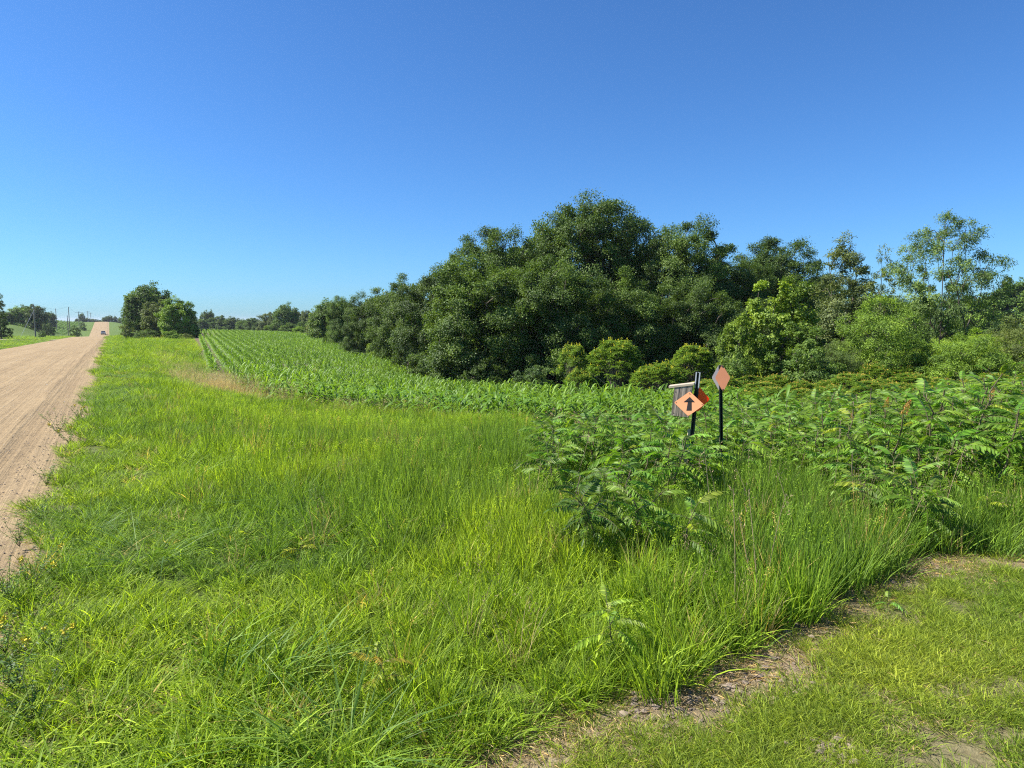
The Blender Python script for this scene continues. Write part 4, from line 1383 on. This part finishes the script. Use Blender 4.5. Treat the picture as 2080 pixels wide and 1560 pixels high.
ind = ordr[:300]; rest = np.setdiff1d(np.arange(len(cp)), ind)
size = lambda n: RNG.uniform(.95, 1.35, n)
zc = Z(cp[:, 0], cp[:, 1])
ck = RNG.uniform(0, 1, (len(cp), 1)) * .6 + .4 * vnoise(cp[:, 0], cp[:, 1], 6, 41)[:, None]
ctint = np.array([0.064, 0.138, 0.016]) * (1 - ck) + np.array([0.140, 0.232, 0.022]) * ck
csz = size(len(cp)) * np.interp(dist, [15, 22, 30, 80], [1.12, 1.12, 1.0, 1.0])
n = len(rest)
scatter('corn_field', 'rows of young corn running uphill, plants too many to count', np.stack([cp[rest, 0], cp[rest, 1], zc[rest]], -1), np.stack([RNG.normal(0, .06, n), RNG.normal(0, .06, n), RNG.uniform(0, 6.28, n)], -1),
        np.stack([csz[rest] * .60, csz[rest] * .60, csz[rest] * .92], -1), RNG.integers(0, 6, n), ctint[rest], CWH)
for q_, k in enumerate(ind):
    e = thing('corn_plant', 'knee-high corn plant with arching leaves in the front rows of the field', 'corn', (cp[k, 0], cp[k, 1], zc[k]), (random.gauss(0, .05), random.gauss(0, .05), random.uniform(0, 6.28)), (csz[k],) * 3, 'corn plants in the front rows')
    obj('stalk', CSTALK, e)
    for w_ in range(7):
        f = w_ / 6
        dry = w_ < 2 and random.random() < .45
        c = (0.26, .22, .09) if dry else tuple(ctint[k] * random.uniform(.8, 1.2))
        s_ = float(np.interp(f, [0, .4, 1], [.68, 1.05, .85]))
        obj('leaf', CL[(w_ + q_) % 5], e, (0, 0, .06 + .33 * f), (0, -float(np.interp(f, [0, 1], [-.12, .55])), (w_ % 2) * math.pi + random.gauss(0, .35)), (s_, s_, s_), c)
# corn on the far left slope: rows seen from afar
lp = []
for rw in np.arange(0, 90, 1.6):
    al = np.arange(0, 220, .9)
    u_ = 262 + al; s_ = -19 - rw + al * .02
    lp.append(np.stack(xy(u_, s_ + RNG.normal(0, .08, len(al))), -1))
lp = np.concatenate(lp)
n = len(lp)
lk = RNG.uniform(0, 1, (n, 1))
scatter('far_corn_field', 'pale green corn rows on the slope left of the road', np.stack([lp[:, 0], lp[:, 1], Z(lp[:, 0], lp[:, 1])], -1), np.stack([np.zeros(n), np.zeros(n), RNG.uniform(0, 6.28, n)], -1),
        np.stack([np.full(n, 2.0), np.full(n, 2.0), np.full(n, 1.5)], -1), RNG.integers(0, 6, n), np.array([0.06, .12, .03]) * (1 - lk) + np.array([.10, .16, .035]) * lk, CWH)


# ------------------------------------------------------------------ trail signs, birdhouse
M_POST = plain_material('dark_green_post', (0.022, 0.030, 0.026), .45, .3, .3, 30)
M_GALV = plain_material('galvanised_steel', (0.50, 0.52, 0.54), .42, .5, .15, 25)
M_WOODG = plain_material('weathered_wood', (0.36, 0.295, 0.225), .9, 0, .5, 42, .9, (1.0, 1.0, .07), (0.10, 0.082, 0.066))
M_WOODL = plain_material('pale_wood', (0.50, 0.41, 0.29), .8, 0, .3, 22, .3, (.2, 1, 1))
M_ORG = plain_material('faded_orange_sign', (0.60, 0.265, 0.115), .45, 0, .06, 6)
M_ORG2 = plain_material('faded_pink_orange_sign', (0.56, 0.225, 0.105), .4, 0, .06, 6)
M_ORGR = leaf_material('bright_orange_plastic', 'OBJECT', 0.9, 1.1, 0.3, 0.45, 0.4, (1.2, 0.9, 0.6))
M_BLK = plain_material('black_print', (0.012, 0.010, 0.010), .95, 0, .2, 9)
M_ALU = plain_material('aluminium_back', (0.40, 0.36, 0.36), .5, .2, .1, 9)
M_BOLT = plain_material('bolt_steel', (0.14, 0.10, 0.08), .5, .7, .3, 40)


def uchannel(mb, h, w=.043, dpt=.025, t=.004):
    """U-channel post: web, two flanges, two lips; open side towards -Y"""
    prof = [(-w / 2, -dpt / 2), (-w / 4, -dpt / 2), (-w / 5, dpt / 2), (w / 5, dpt / 2), (w / 4, -dpt / 2), (w / 2, -dpt / 2)]
    inner = [(a, b + (t if b < 0 else t)) for a, b in prof][::-1]
    loop = prof + inner
    nl = len(loop)
    v = [(a, b, z_) for z_ in (0, h) for a, b in loop]
    f = [(k, (k + 1) % nl, nl + (k + 1) % nl, nl + k) for k in range(nl)]
    mb.add(v, f)
    for z_ in (0, 1):
        mb.add([(a, b, z_ * h) for a, b in loop], [(k, k + 1, nl - 2 - k, nl - 1 - k) for k in range(5)])


def diamond(mb, dw, dh, t, rc=.014, m=0):
    """diamond plate in local XZ, thickness along Y, rounded corners"""
    c = [(0, dh / 2), (dw / 2, 0), (0, -dh / 2), (-dw / 2, 0)]
    out = []
    for k in range(4):
        p = np.array(c[k]); a = unit(np.array(c[k - 1]) - p); b = unit(np.array(c[(k + 1) % 4]) - p)
        for f in (0, .33, .67, 1):
            q0 = p + a * rc * 1.2; q1 = p + b * rc * 1.2
            out.append((1 - f) ** 2 * q0 + 2 * f * (1 - f) * p + f * f * q1)
    n = len(out)
    fr = [(a, -t / 2, b) for a, b in out]; bk = [(a, t / 2, b) for a, b in out]
    mb.add(fr + bk, [(k, n + k, n + (k + 1) % n, (k + 1) % n) for k in range(n)], .5, m)
    mb.add(fr, [tuple(range(n))[::-1]], .5, m); mb.add(bk, [tuple(range(n))], .5, m)


def bolt(parent, loc, rot=(math.pi / 2, 0, 0), r=.006):
    mb = MB(); tube(mb, [(0, 0, -.003), (0, 0, .004)], [r, r * .8], 8)
    return obj('bolt', mb.mesh('bolt', M_BOLT), parent, loc, rot)


# arrow post, leaning
D1 = 7.15
xt, zt = pz(1418.5, 757, D1)
xb, zb = pz(1396.5, 985, D1)
g0 = Z1(xb, D1)
lean = math.atan2(xt - xb, zt - zb)
PH = math.hypot(xt - xb, zt - zb) + (zb - g0) + .25
e1 = thing('trail_sign_post', 'leaning dark steel post with orange arrow diamond sign and galvanised top', 'sign post', (xb, D1, g0), (0, lean, 0))
mb = MB(); uchannel(mb, PH)
obj('post', mb.mesh('post', M_POST, False), e1, (0, 0, -.25), (0, 0, math.radians(-28)))
mb = MB(); uchannel(mb, .17, .049, .029)
obj('post_sleeve', mb.mesh('post_sleeve', M_GALV, False), e1, (0, 0.0, PH - .25 - .165), (0, 0, math.radians(-28)))
mb = MB(); box(mb, (0, 0, 0), (.03, .02, .62))
obj('stake', mb.mesh('stake', M_WOODL, False), e1, (-.040, .012, .30), (0, .02, 0))
inv = Matrix.Translation((xb, D1, g0)) @ Matrix.Rotation(lean, 4, 'Y')
inv = inv.inverted()


def local(px, py, d):
    a, b = pz(px, py, d)
    return inv @ Vector((a, d, b))


mb = MB(); diamond(mb, .303, .303, .003)
pl = obj('sign_panel', mb.mesh('sign_panel', M_ORG, False), e1, local(1399.5, 820, D1 - .17), (math.radians(-38), math.radians(3) - lean, math.radians(-14)))
pl['label'] = 'orange diamond panel with black arrow pointing up'
mb = MB()
ar = [(-.022, -.088), (-.012, .026), (-.055, .012), (.004, .082), (.058, .022), (.024, .028), (.030, -.082)]
arf = [(a, -.0016, b) for a, b in ar]; arb = [(a, .0004, b) for a, b in ar]
mb.add(arf + arb, [(k, 7 + k, 7 + (k + 1) % 7, (k + 1) % 7) for k in range(7)])
mb.add(arf, [(0, 6, 5, 1)]); mb.add(arf, [(2, 1, 5), (2, 5, 4), (2, 4, 3)])
obj('arrow', mb.mesh('arrow', M_BLK, False), pl, (0, -.0022, 0))
for dx, dz in ((-.13, 0), (.13, 0), (0, .12)):
    bolt(pl, (dx, -.003, dz), (math.pi / 2, 0, 0), .005)
mb = MB(); diamond(mb, .30, .27, .003)
rp_ = obj('rear_sign_panel', mb.mesh('rear_sign_panel', M_ORGR, False), e1, local(1419, 812, D1 + .045), (math.radians(4), -lean, math.radians(24)))
rp_.color = (0.72, 0.11, 0.015, 1)
rp_['label'] = 'bright orange diamond panel, shaded, behind the post'
bolt(e1, local(1419, 800, D1 - .02), (math.pi / 2, 0, 0))

# birdhouse hung on the post
hx, hz = pz(1386, 845, D1 - .0)
e2 = thing('birdhouse', 'weathered grey wooden birdhouse with slanted roof, fixed to the leaning post', 'birdhouse', (hx - .005, D1 + .04, hz), (0, math.radians(5), math.radians(-19)))
wv = [(-.095, .30), (.085, .345)]     # left and right wall heights: the roof slopes
mb = MB()
def plank(parent, name, pts, y0, y1, mat):
    b_ = MB(); n_ = len(pts)
    v_ = [(a, y0, c) for a, c in pts] + [(a, y1, c) for a, c in pts]
    b_.add(v_, [(k_, n_ + k_, n_ + (k_ + 1) % n_, (k_ + 1) % n_) for k_ in range(n_)])
    b_.add(v_[:n_], [tuple(range(n_))[::-1]]); b_.add(v_[n_:], [tuple(range(n_))])
    return obj(name, b_.mesh(name, mat, False), parent)
sideface = [(-.095, 0), (-.095, .295), (.085, .34), (.085, 0)]
plank(e2, 'side_wall', sideface, -.075, -.058, M_WOODG)
plank(e2, 'side_wall', sideface, .058, .075, M_WOODG)
plank(e2, 'front_wall', [(-.094, .004), (-.094, .292), (-.077, .297), (-.077, .004)], -.0575, .0575, M_WOODG)
plank(e2, 'back_wall', [(.068, .004), (.068, .332), (.084, .336), (.084, .004)], -.0575, .0575, M_WOODG)
plank(e2, 'floor', [(-.0765, .006), (-.0765, .022), (.0675, .022), (.0675, .006)], -.0575, .0575, M_WOODG)
plank(e2, 'roof', [(-.15, .284), (-.155, .304), (.098, .366), (.102, .346)], -.080, .09, M_WOODL)
for px_, pz_ in ((-.08, .255), (.072, .29), (-.078, .03), (.07, .03)):
    b_ = MB(); tube(b_, [(0, 0, 0), (0, 0, .003)], [.004, .004], 6)
    obj('nail', b_.mesh('nail', M_BOLT), e2, (px_, -.0755, pz_), (math.pi / 2, 0, 0))

# second post with plain diamond
D2 = 6.95
xt, zt = pz(1463, 742, D2); xb, zb = pz(1466, 985, D2)
g0 = Z1(xb, D2)
lean2 = math.atan2(xt - xb, zt - zb)
PH = math.hypot(xt - xb, zt - zb) + (zb - g0) + .25
e3 = thing('trail_marker_post', 'upright dark steel post with plain faded orange diamond on top', 'sign post', (xb, D2, g0), (0, lean2, 0))
mb = MB(); uchannel(mb, PH, .037, .022)
obj('post', mb.mesh('post', M_POST, False), e3, (0, 0, -.25), (0, 0, math.radians(20)))
RZ2 = math.radians(58)
mb = MB(); diamond(mb, .15, .285, .004)
cpos = Vector((0.006, -.062, PH - .25 - .125))
pn = obj('sign_panel', mb.mesh('sign_panel', M_ORG2, False), e3, cpos, (math.radians(-15), 0, math.radians(-12)))
nrm = Vector((math.sin(RZ2), -math.cos(RZ2), 0))
mb = MB(); diamond(mb, .15, .275, .004)
obj('backing_plate', mb.mesh('backing_plate', M_ALU, False), e3, cpos + Vector((-.012, .077, -.002)), (math.radians(-3), 0, math.radians(-24)))
for dz in (.122, -.122):
    bolt(pn, (0, -.004, dz), (math.pi / 2, 0, 0), .010)

# ------------------------------------------------------------------ utility poles
M_POLE = plain_material('weathered_pole', (0.20, 0.175, 0.15), .85, 0, .2, 4)
M_INS = plain_material('insulator', (0.35, 0.36, 0.38), .3, 0, .1, 10)
ptops = []


def pole(px, d, top, label, cross=False, r=.15):
    x_, zt = pz(px, top, d); z_ = Z1(x_, d); h = zt - z_
    e = thing('utility_pole', label, 'utility pole', (x_, d, z_), (0, 0, math.radians(30)), (1, 1, 1), 'utility poles along the road')
    b = MB(); tube(b, [(0, 0, -.4), (0, 0, h * .5), (0, 0, h)], [r, r * .88, r * .72], 10)
    obj('pole', b.mesh('pole', M_POLE), e)
    if cross:
        b = MB(); box(b, (0, -.18, h - .55), (2.4, .1, .12)); obj('crossarm', b.mesh('crossarm', M_POLE, False), e)
        for q_ in (-1.1, -.5, .5, 1.1):
            b = MB(); tube(b, [(q_, -.18, h - .485), (q_, -.18, h - .33)], [.05, .035], 8); obj('insulator', b.mesh('insulator', M_INS), e)
    else:
        b = MB(); tube(b, [(0, 0, h + .003), (0, 0, h + .22)], [.05, .04], 8); obj('insulator', b.mesh('insulator', M_INS), e)
    ptops.append(Vector((x_, d, zt)))
    return e


pole(68, 150, 619, 'nearest utility pole left of the road, with a guy wire')
pole(139, 240, 624, 'tallest utility pole right of the dark trees')
pole(113, 285, 627, 'utility pole standing before the sloping corn field')
pole(136.5, 232, 641, 'short pole close beside the tallest one', False, .13)
pole(159, 340, 633, 'utility pole with crossarm beyond the shrub', True)
pole(178, 470, 632, 'far utility pole with crossarm near the horizon, left one', True, .2)
pole(184, 520, 635, 'far utility pole with crossarm near the horizon, right one', True, .2)
b = MB()
a_ = ptops[0] + Vector((0, 0, -1.2)); gx, gy = pz(40, 690, 138)[0], 138
tube(b, [tuple(a_), (gx, gy, Z1(gx, gy))], .02, 4)
o = obj('guy_wire', b.mesh('guy_wire', M_GALV)); o['label'] = 'slanting guy wire of the nearest utility pole'; o['category'] = 'wire'
for k, (p, q_) in enumerate(((0, 1), (1, 4), (4, 5), (5, 6))):
    b = MB(); A_ = ptops[p]; B_ = ptops[q_]
    pts = [tuple(A_.lerp(B_, f) + Vector((0, 0, .2 - 2.2 * math.sin(math.pi * f) * (.3 + .7 * f * (1 - f))))) for f in np.linspace(0, 1, 14)]
    tube(b, pts, .014, 4)
    o = obj('power_line', b.mesh('power_line', M_BLK)); o['category'] = 'wire'; o['group'] = 'power lines along the road'
    o['label'] = ['power line from the nearest pole to the tallest pole', 'power line between the tallest pole and the crossarm pole', 'power line from the crossarm pole to the far left pole', 'power line between the two farthest poles'][k]

# ------------------------------------------------------------------ car coming over the dip
M_CAR = plain_material('grey_car_paint', (0.32, 0.33, 0.34), .3, .5, .08, 3)
M_GLASS = plain_material('car_glass', (0.02, 0.025, 0.03), .08, 0, .1, 3)
M_TYRE = plain_material('tyre', (0.02, 0.02, 0.02), .85, 0, .2, 10)
M_RIM = plain_material('rim', (0.45, 0.46, 0.48), .35, .8, .1, 10)
M_LAMP = plain_material('headlight_glass', (0.75, 0.77, 0.8), .12, 0, .05, 4)
cx, cy = xy(350, -2.6)
sl = math.atan2(float(road_z(324) - road_z(312)), 12)
e = thing('car', 'small grey car approaching on the gravel road', 'car', (cx, cy, float(road_z(350)) + .09), (0, 0, math.atan2(-DU[0], DU[1]) + math.pi))
# car points along +Y locally
body = [(-2.25, .35), (-2.28, .75), (-2.1, .98), (-.0, 1.02), (1.2, 1.0), (2.1, .86), (2.28, .66), (2.28, .35)]
b = MB(); n_ = len(body)
for sx_ in (-.92, .92):
    pass
v_ = [(-.92 * (.96 if zz > .9 else 1), yy, zz) for yy, zz in body] + [(.92 * (.96 if zz > .9 else 1), yy, zz) for yy, zz in body]
b.add(v_, [(k, (k + 1) % n_, n_ + (k + 1) % n_, n_ + k) for k in range(n_)])
b.add(v_[:n_], [tuple(range(n_))]); b.add(v_[n_:], [tuple(range(n_))[::-1]])
obj('body', b.mesh('body', M_CAR, False), e)
cab = [(-2.05, 1.0), (-1.75, 1.62), (-.2, 1.68), (.45, 1.6), (1.2, 1.02)]
b = MB(); n_ = len(cab)
v_ = [(-(.85 if zz < 1.2 else .70), yy, zz) for yy, zz in cab] + [((.85 if zz < 1.2 else .70), yy, zz) for yy, zz in cab]
b.add(v_, [(k, (k + 1) % n_, n_ + (k + 1) % n_, n_ + k) for k in range(n_)])
b.add(v_[:n_], [tuple(range(n_))]); b.add(v_[n_:], [tuple(range(n_))[::-1]])
obj('cabin', b.mesh('cabin', M_CAR, False), e)
b = MB(); b.add([(-.72, 1.17, 1.06), (.72, 1.17, 1.06), (.62, .56, 1.54), (-.62, .56, 1.54)], [(0, 1, 2, 3)])
obj('windscreen', b.mesh('windscreen', M_GLASS, False), e, (0, .03, .03))
for sx_ in (-1, 1):
    b = MB(); b.add([(sx_ * .85, -1.7, 1.08), (sx_ * .85, .75, 1.08), (sx_ * .735, .35, 1.5), (sx_ * .735, -1.5, 1.52)], [(0, 1, 2, 3)])
    obj('side_window', b.mesh('side_window', M_GLASS, False), e, (sx_ * .012, 0, 0))
    b = MB(); box(b, (sx_ * .68, 2.26, .72), (.36, .06, .16)); obj('headlight', b.mesh('headlight', M_LAMP, False), e)
    for yy in (-1.4, 1.4):
        b = MB(); tube(b, [(sx_ * .70, yy, .34), (sx_ * .94, yy, .34)], .34, 16); w_ = obj('wheel', b.mesh('wheel', M_TYRE, False), e)
        b = MB(); tube(b, [(sx_ * .90, yy, .34), (sx_ * .95, yy, .34)], .2, 12); obj('rim', b.mesh('rim', M_RIM, False), w_)
b = MB(); box(b, (0, 2.285, .62), (.9, .03, .14)); obj('grille', b.mesh('grille', M_TYRE, False), e)
b = MB(); box(b, (0, 2.27, .42), (1.7, .08, .12)); obj('bumper', b.mesh('bumper', M_TYRE, False), e)

# ------------------------------------------------------------------ roadside weeds, dead stalks
M_YEL = plain_material('yellow_petal', (0.70, 0.58, 0.03), .6, 0, .15, 30)


def weed_meshes(seed, flower):
    g = np.random.default_rng(seed)
    sb, lb, fb = MB(), MB(), MB()
    for k in range(9):
        a = g.uniform(0, 6.28); ln = g.uniform(.25, .5)
        f = np.linspace(0, 1, 6)
        tilt = g.uniform(.15, .7)
        pts = np.stack([np.cos(a) * tilt * ln * f ** 1.2, np.sin(a) * tilt * ln * f ** 1.2, ln * (f - .25 * tilt * f ** 2)], -1) + [0, 0, -.02]
        pts[1:-1] += g.normal(0, .008, (4, 3))
        tube(sb, pts, np.linspace(.0028, .001, 6), 4, .5)
        nl = 26
        q_ = g.uniform(.15, 1, nl)
        base = np.stack([np.interp(q_, f, pts[:, i_]) for i_ in range(3)], -1)
        ax = unit(g.normal(0, 1, (nl, 3)) * [1, 1, .5] + [0, 0, .2])
        leaves(lb, base, ax, unit(g.normal(0, .5, (nl, 3)) + [0, 0, 1]), g.uniform(.018, .036, nl), g.uniform(.008, .015, nl), g.uniform(0, 1, nl))
        if flower and k % 3 == 0:
            n = 16
            pos = pts[-1] + np.stack([g.normal(0, .007, n), g.normal(0, .007, n), g.uniform(-.02, .035, n)], -1)
            leaves(fb, pos, unit(g.normal(0, 1, (n, 3)) + [0, 0, .4]), unit(g.normal(0, 1, (n, 3))), .028, .02, .5)
    return sb.mesh('stem', M_STEM), lb.mesh('foliage', M_FROND), (fb.mesh('flower', M_YEL, False) if flower else None)


WD = [weed_meshes(701, False), weed_meshes(702, True), weed_meshes(703, False), weed_meshes(704, True)]
for k, (px, py, sc, kind, lab) in enumerate([
        (118, 880, 1.5, 2, 'scraggly weed at the gravel edge beside the tyre track'), (142, 905, 1.3, 3, 'yellow-tinged weed at the gravel edge near the tyre track'), (95, 985, 1.1, 0, 'leafy weed leaning over the gravel edge'),
        (40, 1120, .9, 0, 'flat weed spreading onto the gravel at the left edge'), (85, 1060, 1.0, 2, 'weed between the leaning one and the flat one'), (18, 1235, 1.0, 2, 'dark weed at the left edge on bare gravel'),
        (112, 1340, .9, 1, 'yellow-flowered weed in the lower left grass'), (12, 1340, .9, 1, 'yellow-flowered weed cut by the left edge'), (35, 1420, 1.1, 3, 'leafy weed with one yellow flower in the lower left corner'),
        (70, 1480, 1.0, 0, 'dense dark weed in the lower left corner'), (60, 1200, 1.0, 3, 'weed at the grass edge above the yellow flowers'), (205, 725, 2.0, 2, 'tuft of weeds at the road edge far off'), (160, 850, 1.3, 1, 'small yellow-flowered weed by the road edge')]):
    gx, gy = G(px, py, 60)
    e = thing('roadside_weed', lab, 'weed', (gx, gy, Z1(gx, gy) + (.04 if px < 60 else 0)), (0, 0, k * 1.1), (sc * .75, sc * .75, sc * .6), 'weeds along the road edge')
    st, lf, fl = WD[kind]
    obj('stem', st, e); obj('foliage', lf, e, color=(0.07, 0.125, 0.03))
    if fl: obj('flower', fl, e)

STK = []
for sd in range(3):
    g = np.random.default_rng(800 + sd); b = MB()
    h = np.linspace(0, 1, 6)
    tube(b, np.stack([g.normal(0, .02) + .06 * h ** 2 * (sd - 1), .04 * h, h - .03], -1), np.linspace(.0032, .0014, 6), 5)
    n = 12
    pos = np.stack([.06 * (sd - 1) + g.normal(0, .012, n), np.full(n, .04) + g.normal(0, .012, n), g.uniform(.78, 1.0, n)], -1)
    leaves(b, pos, unit(g.normal(0, 1, (n, 3)) + [0, 0, 1.8]), unit(g.normal(0, 1, (n, 3))), .03, .006, .5)
    STK.append(b.mesh('dead_stalk', M_STRAW))
rs3 = random.Random(4)
for k in range(22):
    if k < 14:
        px, py = rs3.uniform(1440, 1960), rs3.uniform(1020, 1130)
    else:
        px, py = rs3.choice([(1255, 1120), (1150, 1010), (1430, 1110), (1540, 1230), (1500, 1260), (1700, 1170)]); px += rs3.gauss(0, 15); py += rs3.gauss(0, 10)
    gx, gy = G(px, py, 30)
    if path_d(gx, gy) > -.05: continue
    h = rs3.uniform(.5, .78)
    o = obj('dead_stalk', STK[k % 3], None, (gx, gy, Z1(gx, gy)), (rs3.gauss(0, .12), rs3.gauss(0, .12), rs3.uniform(0, 6.28)), (1, 1, h))
    o['label'] = 'thin dry tan stalk standing in the tall grass below the sumac'; o['category'] = 'dead stalk'; o['group'] = 'dry stalks in the tall grass'

# ------------------------------------------------------------------ thin summer haze over the far land
b = MB(); box(b, (0, 1900, -4.5), (8400, 6400, 34))
m, t = newmat('haze')
pv = nd(t, 'ShaderNodeVolumePrincipled')
pv.inputs['Color'].default_value = (0.86, 0.92, 1.0, 1)
pv.inputs['Density'].default_value = 0.00013
pv.inputs['Anisotropy'].default_value = 0.3
t.links.new(pv.outputs[0], nd(t, 'ShaderNodeOutputMaterial').inputs['Volume'])
o = obj('haze', b.mesh('haze', m, False)); o['kind'] = 'stuff'; o['label'] = 'thin summer haze over the far land'
